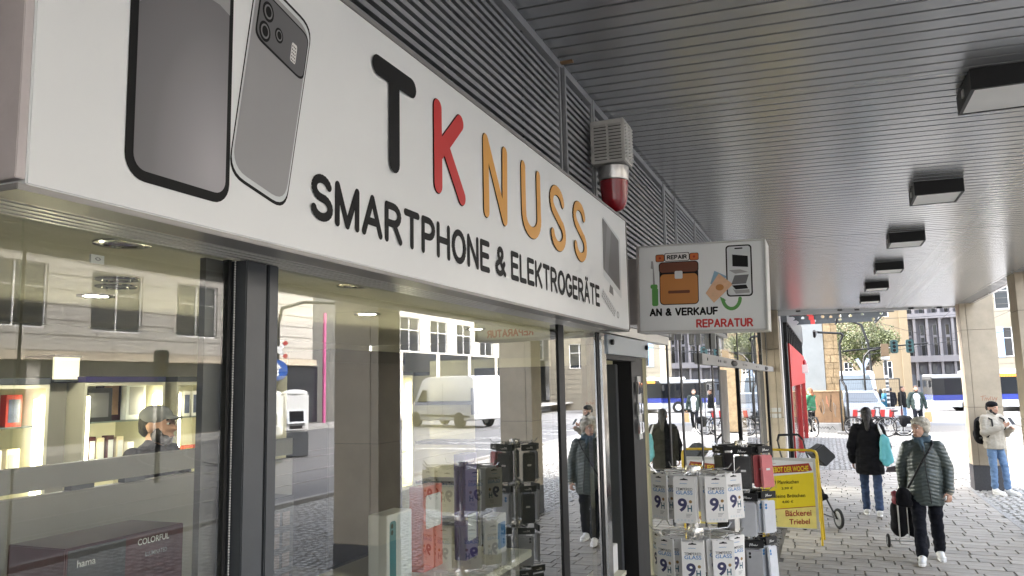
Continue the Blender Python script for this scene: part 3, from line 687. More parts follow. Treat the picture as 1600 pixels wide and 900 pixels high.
# ------------------------------------------------------------------ alarm siren
al=thing('alarm_siren','grey louvred alarm box with a red beacon on the louvres','alarm siren',(-.87,3.6,3.2))
ax0,ax1,ay0,ay1,az0,az1=-.972,-.808,3.50,3.66,3.128,3.336
MB().box(ax0,ay0,az0,ax1,ay1,az1).build('siren_case',plasticgrey if False else mat('siren_grey',(0.55,0.54,0.51),0.45,0.2,var=0.12,scale=12),al,bevel=.004)
for i in range(11):
    z=az1-.028-i*.0158
    for a,b in((ax0+.018,ax0+.078),(ax0+.09,ax0+.150)):
        MB().hexa([(a,ay0-.0005,z-.005),(b,ay0-.0005,z-.005),(b,ay0+.002,z-.006),(a,ay0+.002,z-.006)],[(a,ay0-.009,z+.003),(b,ay0-.009,z+.003),(b,ay0+.002,z+.006),(a,ay0+.002,z+.006)]).build('louvre_lip',mat('siren_grey',(0,0,0)),al)
        MB().box(a,ay0-.001,z-.0095,b,ay0+.002,z-.0058).build('louvre_slot',dark,al)
    for a,b in((ay0+.015,ay0+.07),(ay0+.085,ay0+.145)):
        MB().hexa([(ax1,a,z-.006),(ax1+.0005,a,z-.005),(ax1+.0005,b,z-.005),(ax1,b,z-.006)],[(ax1-.001,a,z+.006),(ax1+.011,a,z+.003),(ax1+.011,b,z+.003),(ax1-.001,b,z+.006)]).build('louvre_lip',mat('siren_grey',(0,0,0)),al)
MB().lathe(((ax0+ax1)/2+.004,3.585,0),[(.05,3.127),(.074,3.12),(.073,3.06),(.071,3.055),(.03,3.054)],24).build('collar',alu,al,smooth=True)
MB().lathe(((ax0+ax1)/2+.004,3.585,0),[(.03,3.053),(.0705,3.052),(.069,3.045),(.062,2.96),(.055,2.935),(.04,2.915),(.015,2.906),(.001,2.905)],24).build('red_lens',beaconred,al,smooth=True)

# ================================================================== SHOP INTERIOR
struct('shop_floor',MB().box(-5.2,-2.8,.02,-1.14,17,.10),interiorfloor)
struct('shop_ceiling',MB().box(-5.2,-2.8,2.60,-1.045,8.3,2.66),interior)
struct('shop_back_wall',MB().box(-5.3,-2.8,.1,-5.2,8.3,2.6),interior)
struct('shop_side_wall',MB().box(-5.2,8.35,.1,-1.15,8.42,3.3),interior)
struct('shop_side_wall',MB().box(-5.2,-2.9,.1,-1.15,-2.8,2.6),interior)
struct('window_bulkhead',MB().box(-1.062,-2.6,2.348,-1.045,3.79,2.60),interior)
dlm=None
for i,(x,y,lit) in enumerate(((-2.18,1.93,0),(-2.9,2.55,0),(-3.49,2.94,1),(-3.1,2.72,0),(-2.13,3.27,0),(-2.9,4.6,1),(-2.9,6.4,1))):  # the last two, both lit, are added to brighten the interior
    t=thing('downlight','%s recessed round downlight in the shop ceiling, %s'%('lit' if lit else 'unlit',['nearest the window above the price tag','second behind the window','in the middle of the left room','small one behind the second','above the brown display column','added for light behind the door leaf','added for light deep in the shop'][i]),'downlight',(x,y,2.6),0,'round downlights in the shop')
    MB().lathe((0,0,0),[(.062,.0),(.092,-.001),(.09,-.006),(.066,-.007),(.062,0)],24,caps=False).build('ring',chrome,t,local=True,smooth=True)
    if lit: MB().lathe((0,0,0),[(.06,-.003),(.001,-.004)],20).build('lamp',downlit,t,local=True)
    else: MB().lathe((0,0,0),[(.061,-.003),(.045,-.001),(.001,-.0005)],12).build('reflector',chrome,t,local=True)
pt_=thing('price_tag','small white tag stuck high on the left shop window','tag',(-1.045,.88,2.30))
MB().box(-1.048,.868,2.300,-1.0445,.892,2.3135).build('paper',card,pt_)
txt('lettering','<>',(-1.0440,.875,2.304),(0,1,0),(0,0,1),.010,.006,blackprint,pt_,0,.0002)
def cabinet(x,y0,y1,z0,z1,label,band=None):
    t=thing('display_cabinet',label,'display cabinet',(x,(y0+y1)/2,.1),0,'lit display cabinets in the shop')
    c=MB().box(x-.42,y0,.1,x-.40,y1,z1).box(x-.40,y0,.1,x,y0+.02,z1).box(x-.40,y1-.02,.1,x,y1,z1).box(x-.40,y0+.02,z1-.02,x,y1-.02,z1).box(x-.40,y0+.02,z0-.03,x,y1-.02,z0)
    c.build('case',creamshelf,t)
    for k,zz in enumerate((z0+.30,z0+.62)):
        MB().box(x-.39,y0+.022,zz,x-.02,y1-.022,zz+.008).build('shelf',mat('glass_shelf',(0.25,0.3,0.27),0.15),t)
    for yy in (y0+.05,y1-.05): MB().cyl((x-.03,yy,z0+.06),(x-.03,yy,z1-.08),.013,n=8).build('light_tube',led,t)
    MB().box(x-.41,y0,z1+.002,x+.005,y1,z1+.035).build('header',band or anth,t)
    return t
band=mat('violet_band',(0.03,0.02,0.12),0.4)
cabinet(-4.0,2.40,3.10,1.30,2.15,'lit display cabinet with phones at the far left window edge')
cabinet(-4.0,3.32,3.92,1.30,2.16,'lit display cabinet with boxes under the violet header',band)
cabinet(-4.0,4.02,4.60,1.30,2.16,'lit display cabinet right of the man in the cap')
cabinet(-3.6,5.05,5.6,1.2,2.2,'lit display cabinet seen beside the brown column')
cabinet(-3.6,5.9,6.5,1.2,2.2,'lit display cabinet behind the reflected van')
cabinet(-3.6,6.9,7.6,1.2,2.2,'lit display cabinet farthest inside the shop')
t=thing('light_box','glowing pale yellow light box above a dark shop panel','light box',(-4.05,3.21,2.2))
MB().box(-4.3,3.165,2.165,-4.05,3.335,2.18).box(-4.3,3.165,2.307,-4.05,3.335,2.32).build('frame',anth,t)
MB().box(-4.075,3.17,2.1805,-4.06,3.33,2.3065).build('panel',litpanel,t)
MB().box(-4.3,3.115,.1,-4.12,3.305,2.16).build('column',greyboard,t)
# partition behind the window display, with a slot under its top board
pa=thing('window_partition','grey laminate partition behind the left window display','partition',(-1.87,1.4,.1))
MB().box(-1.89,.2,.1,-1.86,2.44,1.845).build('board',greyboard,pa); MB().box(-1.89,.2,1.858,-1.86,2.44,1.918).build('top_board',greyboard,pa)
for yy in(.5,1.2,1.52,1.69,2.0): MB().box(-1.888,yy,1.8455,-1.862,yy+.07,1.8575).build('spacer',anth,pa)
ps=thing('dark_post','dark brown upright board beside the left window frame','post',(-1.6,1.72,.1))
MB().box(-1.62,1.700,.1,-1.58,1.742,2.24).build('board',brownboard,ps); MB().box(-1.64,1.69,.1,-1.56,1.755,.16).build('foot',anth,ps)
br=thing('display_column','dark brown display column standing in the wide shop window','display column',(-1.9,2.86,.1))
MB().box(-2.0,2.58,1.42,-1.80,3.15,2.25).build('column',brownboard,br,bevel=.003); MB().box(-2.0,2.60,.1,-1.79,3.14,1.415).build('base',greyboard,br); MB().box(-1.799,2.57,2.20,-1.79,3.16,2.252).build('rim',blackp,br)
de=thing('display_deck','cream display shelf inside the wide shop window','shelf',(-1.4,2.2,.1))
MB().box(-1.75,1.36,1.40,-1.16,3.08,1.43).build('shelf_top',creamshelf,de,bevel=.003); MB().box(-1.72,1.40,.1,-1.20,3.04,1.398).build('base',greyboard,de)
de2=thing('display_deck','grey display shelf inside the left shop window','shelf',(-1.4,.5,.1))
MB().box(-1.80,-.5,1.48,-1.16,1.02,1.51).build('shelf_top',greyboard,de2,bevel=.003); MB().box(-1.76,-.46,.1,-1.20,.98,1.478).build('base',greyboard,de2)
# boxes in the windows
def carton(name,label,cat,loc,sx,sy,sz,m,rz=0,group=None):
    t=thing(name,label,cat,loc,rz,group)
    MB().box(-sx/2,-sy/2,0,sx/2,sy/2,sz).build('box',m,t,local=True,bevel=.002)
    return t
wine=mat('wine_red_card',(0.06,0.009,0.011),0.65,var=0.1); blackcard=mat('black_card',(0.015,0.015,0.016),0.4)
t=carton('keyboard_box','long dark box lettered hama lying in the left window','box',(-1.46,1.27,1.677),.16,.30,.125,wine)
t2=carton('box_stand','grey riser under the long dark box in the left window','stand',(-1.46,1.0,1.511),.18,.80,.163,greyboard)
MB().box(-1.379,1.125,1.682,-1.3785,1.26,1.797).build('face',blackcard,t)
txt('lettering','hama',(-1.378,1.145,1.762),(0,1,0),(0,0,1),.042,.014,card,t,.01,.0006)
txt('lettering','COLORFUL',(-1.378,1.29,1.776),(0,1,0),(0,0,1),.085,.013,card,t,.01,.0006); txt('lettering','ILLUMINATED',(-1.378,1.31,1.750),(0,1,0),(0,0,1),.06,.009,greyprint2,t,.005,.0006)
t=carton('tablet_box','dark standing box with rows of small pictures by the window frame','box',(-1.24,1.53,1.431),.06,.13,.415,blackcard)
rg=random.Random(5)
for j in range(8):
    for i in range(3): MB().box(-1.2095,1.478+i*.037,1.45+j*.047,-1.209,1.505+i*.037,1.482+j*.047).build('picture',mat('app_picture',(0.10,0.07,0.06),0.5,var=.6,scale=20),t)
t=carton('phone_box','white upright phone box with a teal phone picture in the wide window','box',(-1.36,2.30,1.431),.07,.16,.26,card)
Pp=Print((-1.325,0,0),(0,1,0),(0,0,1))
Pp.poly('phone_picture',Pp.rrect(2.235,1.455,2.275,1.67,.012),mat('teal_print',(0.06,0.22,0.26),0.4),t,.001); Pp.poly('side_panel',Pp.rrect(2.283,1.44,2.372,1.685,.004),silverprint,t,.001)
for zz in(1.655,1.635): Pp.poly('lens',Pp.ellp(2.248,zz,.007,.008),blackprint,t,.002)
t=carton('phone_box','orange upright box in the wide shop window','box',(-1.42,2.66,1.431),.06,.15,.30,mat('orange_card',(0.62,0.10,0.03),0.45)); Pp=Print((-1.39,0,0),(0,1,0),(0,0,1)); Pp.poly('face_panel',Pp.rrect(2.60,1.58,2.72,1.70,.01),card,t,.001)
t=carton('phone_box','violet upright box in the wide shop window','box',(-1.35,2.86,1.431),.05,.11,.40,mat('violet_card',(0.06,0.04,0.18),0.45)); Pp=Print((-1.325,0,0),(0,1,0),(0,0,1)); Pp.poly('face_panel',Pp.rrect(2.82,1.5,2.90,1.60,.01),silverprint,t,.001)
t=carton('phone_box','pale blue low box between the white and the orange box','box',(-1.50,2.50,1.431),.06,.13,.17,mat('pale_blue_card',(0.30,0.38,0.60),0.45)); Pp=Print((-1.47,0,0),(0,1,0),(0,0,1)); Pp.poly('face_panel',Pp.rrect(2.45,1.45,2.55,1.55,.01),card,t,.001)
t=carton('phone_box','white low box right beside the wide window frame','box',(-1.28,2.98,1.431),.06,.10,.15,card); Pp=Print((-1.25,0,0),(0,1,0),(0,0,1)); Pp.poly('face_panel',Pp.rrect(2.94,1.45,3.02,1.55,.01),blueprint,t,.001)
# goods on the lit cabinet shelves
def goods(y,z,sx,sy,m,label,pic=None,x=-4.12,lean=0):
    t=carton('product_box',label,'box',(x,y,z),.05,sx,sy,m,0,'goods on the lit cabinet shelves')
    if pic: MB().box(.0255,-sx*.36,sy*.12,.027,sx*.36,sy*.85).build('picture',pic,t,local=True)
phonepic=mat('phone_pic',(0.10,0.12,0.20),0.3,var=.4,scale=30)
zA=1.928; zB=1.608
for i,(y,s,h,m,p,l) in enumerate(((2.50,.06,.13,card,phonepic,'white phone box, leftmost on the upper shelf of the far left cabinet'),(2.58,.07,.15,card,phonepic,'white phone box, second on the upper shelf of the far left cabinet'),(2.68,.05,.10,card,phonepic,'small white phone box in the middle of the far left cabinet'),(2.83,.12,.17,mat('red_card',(0.55,0.05,0.03),0.45),silverprint,'red edged phone box on the upper shelf of the far left cabinet'),(2.97,.09,.17,mat('red_card',(0,0,0)),phonepic,'red phone box, rightmost on the upper shelf of the far left cabinet'))): goods(y,zA,s,h,m,l,p)
for i,y in enumerate((2.46,2.55,2.66,2.77,2.88,2.98)): goods(y,zB,.075,.20,creamp if i%2 else card,'pale phone case box %s along the lower shelf of the phone cabinet'%['first','second','third','fourth','fifth','sixth'][i],greyprint2)
goods(3.50,zA,.20,.20,blackcard,'wide black gadget box on the shelf under the violet header',midprint); goods(3.66,zA,.15,.27,wine,'tall wine red box behind the black box under the violet header',peachprint,-4.2)
goods(3.78,zA,.15,.24,silverprint,'pale silver box with a ring right of the wine red box',greyprint2)
for y,h,m,l in((3.47,.17,wine,'dark red slim box on the lower shelf under the violet header'),(3.53,.16,creamp,'cream slim box on the lower shelf under the violet header'),(3.60,.17,wine,'second dark red slim box, beside the cream box'),(3.67,.16,creamp,'second cream box on the lower shelf, right of the red ones'),(3.75,.12,card,'low white box on the lower shelf behind the cap')): goods(y,zB+.06,.05,h,m,l,silverprint)
for i,y in enumerate((4.13,4.21,4.29,4.37)): goods(y,zA,.06,.17,card,'white phone box, %s on the upper shelf right of the man in the cap'%['first','second','third','fourth'][i],phonepic)
for i,y in enumerate((4.14,4.24,4.34)): goods(y,zB,.08,.12,mat('orange_card',(0,0,0)),'orange box, %s on the lower shelf right of the man in the cap'%['first','second','third'][i],yellowp)
for i,y in enumerate((5.15,5.28,5.45)): goods(y,1.828,.08,.16,(card,blackcard,creamp)[i],'%s box on the shelf seen beside the brown column'%['white','black','cream'][i],phonepic,-3.75)
for i,y in enumerate((6.0,6.15,6.33)): goods(y,1.828,.08,.16,(card,wine,creamp)[i],'%s box on the shelf seen behind the reflected van'%['white','dark red','cream'][i],phonepic,-3.75)
for i,y in enumerate((7.05,7.2,7.4)): goods(y,1.828,.08,.16,(card,blackcard,creamp)[i],'%s box in the cabinet farthest inside the shop'%['white','black','cream'][i],phonepic,-3.75)
# small shelf unit behind the door
t=thing('shelf_unit','cream shelf unit with dark shelves just inside the shop door','shelf',(-2.2,5.6,.1))
MB().box(-3.0,5.70,.1,-1.3,5.74,2.3).build('back_board',creamshelf,t)
for zz in(1.05,1.35,1.65,1.95): MB().box(-3.0,5.45,zz,-1.3,5.695,zz+.025).build('shelf',blackp,t)
carton('price_stand','white leaning card stand on the floor of the doorway','card',(-1.05,3.93,1.16),.03,.10,.13,card)
cs=thing('card_shelf','low cream ledge inside the doorway','shelf',(-1.1,3.93,.1)); MB().box(-1.15,3.83,.1,-1.0,3.98,1.14).build('body',creamshelf,cs); MB().box(-1.155,3.825,1.14,-.995,3.985,1.158).build('top',creamshelf,cs)

# ================================================================== REVOLVING RACKS WITH PACKS
def rack(loc,tiers,rr,label,na,a0):
    t=thing('display_rack',label,'display rack',(loc[0],loc[1],0),0,'wire display racks by the door')
    MB().cyl((0,0,.03),(0,0,tiers[0]+.01),.012,n=10).build('pole',wire,t,local=True,smooth=True)
    MB().lathe((0,0,0),[(.02,.05),(.20,.035),(.22,.0),(.0,.0)],20).build('base',blackp,t,local=True,smooth=True)
    tips=[]
    for k,z in enumerate(tiers):
        MB().lathe((0,0,0),[(.03,z-.02),(.035,z),(.03,z+.02),(.012,z+.022)],14).build('hub',wire,t,local=True,smooth=True)
        for i in range(na):
            a=a0+2*math.pi*i/na+.13*k; c,s=math.cos(a),math.sin(a)
            q=MB().tube([(c*.02,s*.02,z+.006),(c*rr,s*rr,z+.003),(c*(rr+.018),s*(rr+.018),z+.022)],.0022,6)
            q.tube([(c*.02-s*.004,s*.02+c*.004,z-.006),(c*rr*.55,s*rr*.55,z-.004)],.0018,5)
            q.build('hook',wire,t,local=True,smooth=True); tips.append((k,i,a,Vector((loc[0]+c*rr*.93,loc[1]+s*rr*.93,z))))
    return tips
def face_rot(a,k=.6):
    d=(a+math.pi/2+math.pi)%(2*math.pi)-math.pi; return d*k if abs(d)<2.0 else d      # front (-Y local) looks outward along the hook
TG={}
def glass_pack(pos,rz,label,tilt=0):
    if 'o' not in TG:
        t=thing('screen_glass_pack','','screen protector pack',(0,0,0),0,'tempered glass packs hanging on the front rack')
        w_,h_=.0415,.172
        MB().box(-w_,-.004,-h_,w_,.004,-.003).build('card',card,t,local=True,bevel=.001)
        P=Print((0,-.0041,0),(1,0,0),(0,0,1))
        P.poly('hang_hole',[(-.016,-.014),(.016,-.014),(.013,-.010),(.005,-.009),(0,-.006),(-.005,-.009),(-.013,-.010)],blackprint,t,.0004)
        P.stroke('small_print',[[(-.016+.003*i,-.028+.0022*(i%2)) for i in range(10)]],.0012,blueprint,t,.0005)
        txt('lettering','TEMPERED',(-.031,-.0041,-.052),(1,0,0),(0,0,1),.062,.0095,blackprint,t,.004,.0005)
        txt('lettering','GLASS',(-.031,-.0041,-.067),(1,0,0),(0,0,1),.062,.0135,blueprint,t,.012,.0005)
        P.poly('rule',[(-.031,-.0705),(.031,-.0705),(.031,-.0695),(-.031,-.0695)],silverprint,t,.0005)
        txt('lettering','9',(-.026,-.0041,-.131),(1,0,0),(0,0,1),.035,.050,navyprint,t,.036,.0005)
        txt('lettering','H',(.010,-.0041,-.130),(1,0,0),(0,0,1),.017,.024,mat('petrol_print',(0.02,0.10,0.15),0.4),t,.028,.0005)
        P.poly('seal',P.ellp(.022,-.093,.006,.006,14),mat('bronze_print',(0.30,0.18,0.06),0.4),t,.0005)
        for k in range(3): P.poly('small_print',[(.004+0*k,-.140-.005*k),(.026-.004*k,-.140-.005*k),(.026-.004*k,-.138-.005*k),(.004,-.138-.005*k)],greyprint2,t,.0005)
        for k in range(5): P.poly('icon',P.rrect(-.030+.013*k,-.166,-.022+.013*k,-.158,.003,3),silverprint,t,.0005)
        TG['o']=t
        n=t
    else: n=copy_tree(TG['o'])
    n.matrix_basis=Matrix.Translation(pos)@Matrix.Rotation(rz,4,'Z')@Matrix.Rotation(tilt,4,'X'); n['label']=label; return n
tn=['top','second','third','bottom']
R1=(-.518,3.22); tips=rack(R1,[1.740,1.503,1.266,1.03],.165,'wire display rack of white tempered glass packs, nearest the camera',8,R_(-90-4))
on=['front','front right','right','back right','back','back left','left','front left']
for k,i,a,p in tips:
    c=Vector((R1[0],R1[1],p.z)); d=(p-c)
    for m_ in range(2):
        q=c+d*(1-.22*m_)
        glass_pack(q+Vector((0,0,-.003)),face_rot(a)+rng.uniform(-.18,.18)*(1 if m_ else .6),'tempered glass pack, %s, %s hook, %s tier of the front rack'%('outermost' if m_==0 else 'second',on[i],tn[k]),R_(rng.uniform(-3,3)))
CP={}
def case_pack(kind,pos,rz,label,tilt=0):
    if kind not in CP:
        t=thing('phone_case_pack','','phone case pack',(0,0,0),0,'phone case packs hanging on the rear rack')
        bodym={'black':mat('black_case',(0.015,0.015,0.016),0.35),'white':mat('white_case',(0.68,0.69,0.72),0.3),'pink':mat('coral_case',(0.60,0.12,0.13),0.45),'clear':mat('grey_case',(0.42,0.42,0.43),0.3)}[kind]
        MB().box(-.046,-.005,-.035,.046,.005,-.002).build('header_card',blackp,t,local=True,bevel=.001)
        Print((0,-.0052,0),(1,0,0),(0,0,1)).stroke('script_mark',[[(-.020,-.026),(-.016,-.013),(-.012,-.024),(-.007,-.013),(-.005,-.024),(.000,-.020),(.003,-.024),(.007,-.019),(.010,-.024),(.018,-.020)]],.0022,card,t,.0008)
        MB().box(-.038,-.007,-.200,.038,.007,-.045).build('phone_case',bodym,t,local=True,bevel=.005)
        MB().box(-.045,-.0082,-.206,.045,.0075,-.0355).build('sleeve',CLEAR,t,local=True,bevel=.002)
        P=Print((0,-.0072,0),(1,0,0),(0,0,1))
        if kind in('black','pink'): P.poly('sticker',P.rrect(-.010,-.118,.014,-.108,.001,2),card,t,.0006)
        elif kind=='white':
            for b in(-.064,-.078): P.poly('lens',P.ellp(-.022,b,.007,.007,14),blueprint,t,.0006)
        else:
            for b in(-.060,-.076): P.poly('lens',P.ellp(-.02,b,.006,.007,14),blackprint,t,.0006)
        CP[kind]=t; n=t
    else: n=copy_tree(CP[kind])
    n.matrix_basis=Matrix.Translation(pos)@Matrix.Rotation(rz,4,'Z')@Matrix.Rotation(tilt,4,'X'); n['label']=label; return n
R2=(-.42,4.12); tips=rack(R2,[1.775,1.555,1.335,1.115],.125,'wire display rack of phone cases behind the front rack',5,R_(-90+8))
kinds=[['black','pink','black','black','black','black','black','black'],['white','white','clear','clear','black','clear','clear','clear'],['clear','white','white','clear','clear','black','clear','white'],['black','clear','white','black','clear','white','black','clear']]
ad={'black':'black','white':'white','pink':'coral red','clear':'pale grey'}
for k,i,a,p in tips:
    c=Vector((R2[0],R2[1],p.z)); d=p-c
    for m_ in range(2 if i in(0,1) else 1):
        kd=kinds[k][i]
        case_pack(kd,c+d*(1-.22*m_)+Vector((0,0,-.003)),face_rot(a)+rng.uniform(-.2,.2),'%s phone case pack, %s, %s hook, %s tier of the rear rack'%(ad[kd],'outermost' if m_==0 else 'second',on[i],tn[k]),R_(rng.uniform(-4,4)))

# ================================================================== A-BOARD
ab=thing('sidewalk_board','yellow bakery A-board with the offer of the week in a yellow tube frame','sign board',(-.525,10.9,0),R_(-3))
def tubeframe(y0,y1):
    pts=[(-.35,y1,0),(-.35,y0+(y1-y0)*.05,1.10)]+[(-.35+.07*(1-math.cos(R_(a))),y0,1.11+.065*math.sin(R_(a))) for a in(25,50,75,90)]+[(.35-.07*(1-math.cos(R_(a))),y0,1.11+.065*math.sin(R_(a))) for a in(90,75,50,25)]+[(.35,y0+(y1-y0)*.05,1.10),(.35,y1,0)]
    return MB().tube(pts,.0135,10)
tubeframe(0,-.03).build('frame',yellowpaint,ab,local=True,smooth=True)
tubeframe(.06,.38).build('rear_frame',yellowpaint,ab,local=True,smooth=True)
MB().box(-.325,.0,.19,.325,.018,1.075).build('panel',mat('board_grey',(0.55,0.54,0.50),0.5),ab,local=True)
MB().box(-.335,.20,.25,.335,.218,1.05).build('rear_panel',yellowp,ab,local=True)
Wm=wm(ab); bo=Wm@Vector((0,-.0005,0)); br_=Wm.to_3x3()@Vector((1,0,0)); PB=Print(bo,br_,(0,0,1))
PB.poly('poster',[(-.315,.20),(.295,.20),(.295,1.03),(-.315,1.05)],card,ab,.001)
PB.poly('poster_yellow',[(-.315,.20),(.295,.20),(.295,.90),(-.315,.825)],yellowp,ab,.002)
PB.poly('poster_cream',[(-.315,.20),(.295,.20),(.295,.475),(-.315,.40)],mat('pale_yellow_print',(0.78,0.66,0.20),0.45),ab,.003)
PB.poly('poster_line',[(-.315,.40),(.295,.475),(.295,.483),(-.315,.408)],dredp,ab,.004)
PB.poly('poster_red_band',[(-.315,.86),(.20,.905),(.285,.925),(.245,1.015),(.16,1.005),(-.315,.955)],dredp,ab,.004)
sl=.075; r2=(br_+Vector((0,0,sl))).normalized()
txt('lettering','ANGEBOT DER WOCHE',PB.pt(-.31,.875,.005),r2,(0,0,1),.55,.068,yellowp,ab,.02,.001)
for k in range(2): PB.stroke('small_print',[[(-.29+.012*i,1.0-.028*k+.004*(i%2)) for i in range(12-3*k)]],.004,dredp,ab,.003)
txt('lettering','3 Pfannkuchen',PB.pt(-.19,.735,.003),r2,(0,0,1),.30,.045,blackprint,ab,.012,.001)
txt('lettering','3,99 €',PB.pt(-.105,.665,.003),r2,(0,0,1),.14,.036,blackprint,ab,.012,.001)
txt('lettering','10 kleine Brötchen',PB.pt(-.27,.555,.003),r2,(0,0,1),.45,.045,blackprint,ab,.012,.001)
txt('lettering','4,00 €',PB.pt(-.11,.495,.003),r2,(0,0,1),.14,.036,blackprint,ab,.012,.001)
txt('lettering','Bäckerei',PB.pt(-.075,.335,.004),r2,(0,0,1),.315,.075,dredp,ab,.016,.001)
txt('lettering','Triebel',PB.pt(-.035,.235,.004),r2,(0,0,1),.25,.068,dredp,ab,.016,.001)
PB.stroke('pretzel_emblem',[arc(-.235,.325,.045,.035,0,360,18),arc(-.255,.315,.02,.02,0,360,10),arc(-.215,.315,.02,.02,0,360,10),[(-.28,.285),(-.19,.285)]],.008,mat('olive_print',(0.25,0.22,0.10),0.5),ab,.004)
PB.stroke('small_print',[[(-.30+.012*i,.26+.004*(i%2)) for i in range(11)]],.004,blackprint,ab,.004)

# ================================================================== PEOPLE
def cap(mb,p0,p1,r0,r1,sy=1.0,n=14):
    p0=Vector(p0);p1=Vector(p1); d=p1-p0; L=max(d.length,1e-5); q=d.to_track_quat('Z','Y'); prof=[]
    for k in range(5): t=R_(90-90*k/4); prof.append((r0*math.cos(t),-r0*math.sin(t)))
    for k in range(5): t=R_(90*k/4); prof.append((r1*math.cos(t),L+r1*math.sin(t)))
    vs=[]
    for r,h in prof:
        for i in range(n):
            a=2*math.pi*i/n; p=p0+q@Vector((max(r,1e-4)*math.cos(a),max(r,1e-4)*math.sin(a),h))
            cy=p0.y+d.y*min(max(h/L,0),1); p.y=cy+(p.y-cy)*sy; vs.append(p)
    fs=[]
    for k in range(9):
        for i in range(n): fs.append((k*n+i,k*n+(i+1)%n,(k+1)*n+(i+1)%n,(k+1)*n+i))
    fs+=[tuple(range(n-1,-1,-1)),tuple(range(9*n,10*n))]
    mb.add(vs,fs)
def blend(name,prims,m,parent,vox,it=4,disp=None,rotz=None,fac=0.5,cut=None):
    """one continuous surface grown over overlapping limbs"""
    mb=MB()
    for p in prims:
        if p[0]=='c': cap(mb,*p[1:])
        else:
            rm=None
            if len(p)>3: rm=Matrix.Rotation(p[3][0],3,'X')@Matrix.Rotation(p[3][1],3,'Y')@Matrix.Rotation(p[3][2],3,'Z')
            mb.ell(p[1],p[2],16,12,rm)
    me=mb.mesh(name+'_base',m); ob=bpy.data.objects.new('t',me); COL.objects.link(ob)
    r=ob.modifiers.new('r','REMESH'); r.mode='VOXEL'; r.voxel_size=vox; r.use_smooth_shade=True
    if it: s=ob.modifiers.new('s','SMOOTH'); s.iterations=it; s.factor=fac
    out=bpy.data.meshes.new_from_object(ob.evaluated_get(_dg())); bpy.data.objects.remove(ob); bpy.data.meshes.remove(me)
    n=len(out.vertices)
    co=np.empty(n*3); out.vertices.foreach_get('co',co); co=co.reshape(-1,3)
    no=np.empty(n*3); out.vertices.foreach_get('normal',no); no=no.reshape(-1,3)
    if cut is not None:      # clean hem: squash everything below the hem line
        lo=co[:,2]<cut; co[lo,2]=cut-(cut-co[lo,2])*.08
    if disp is not None: co=co+no*disp(co,no)[:,None]
    out.vertices.foreach_set('co',co.ravel()); out.update()
    out.materials.clear(); out.materials.append(m); out.name=name
    for f in out.polygons: f.use_smooth=True
    o=bpy.data.objects.new(name,out); COL.objects.link(o); o.parent=parent; return o
def wrinkle(a,f,seed=0.0,stretch=(1,1,1)):
    def d(co,no):
        return np.array([a*noise.fractal(Vector((c[0]*f*stretch[0]+seed,c[1]*f*stretch[1],c[2]*f*stretch[2])),1.0,2.0,3) for c in co])
    return d
def quilting(amp,pitch,slope=.35):
    def d(co,no):
        z=co[:,2]+slope*np.abs(co[:,0])*1.0-0.1*co[:,1]
        return amp*(np.abs(np.sin(np.pi*z/pitch))**.6-.5)+np.array([.004*noise.noise(Vector(c)*22) for c in co])
    return d
def vadd(a,b): return tuple(x+y for x,y in zip(a,b))
def hand_prims(wr,fw,side,curl=.6,s=1.0):
    """palm with five separate fingers; fw = forearm direction, side = thumb side"""
    wr=Vector(wr); fw=Vector(fw).normalized(); sd=Vector(side); sd=(sd-fw*sd.dot(fw)).normalized(); nm=fw.cross(sd)
    pr=[('c',wr-fw*.03,wr+fw*.01,.024*s,.024*s)]
    for k in(-1,0,1): pr.append(('c',wr+fw*.012+sd*(.013*k),wr+fw*.075+sd*(.021*k),.017*s,.0135*s))
    for k,l in zip((1.5,.5,-.5,-1.5),(.066,.074,.068,.053)):
        b=wr+fw*.082+sd*(.0185*k); d1=(fw*math.cos(curl*.6)+nm*math.sin(curl*.6)); d2=(fw*math.cos(curl*1.5)+nm*math.sin(curl*1.5)); d3=(fw*math.cos(curl*2.2)+nm*math.sin(curl*2.2))
        p1=b+d1*l*.45*s;p2=p1+d2*l*.32*s;p3=p2+d3*l*.23*s
        pr+=[('c',b,p1,.0092*s,.0085*s),('c',p1,p2,.0085*s,.008*s),('c',p2,p3,.008*s,.007*s)]
    tb=wr+fw*.025+sd*.027; t1=tb+(fw*.6+sd*.6+nm*.35).normalized()*.036; t2=t1+(fw*.85+sd*.15+nm*.5).normalized()*.03
    pr+=[('c',tb-sd*.01,t1,.0125*s,.0105*s),('c',t1,t2,.0105*s,.0085*s)]
    return pr
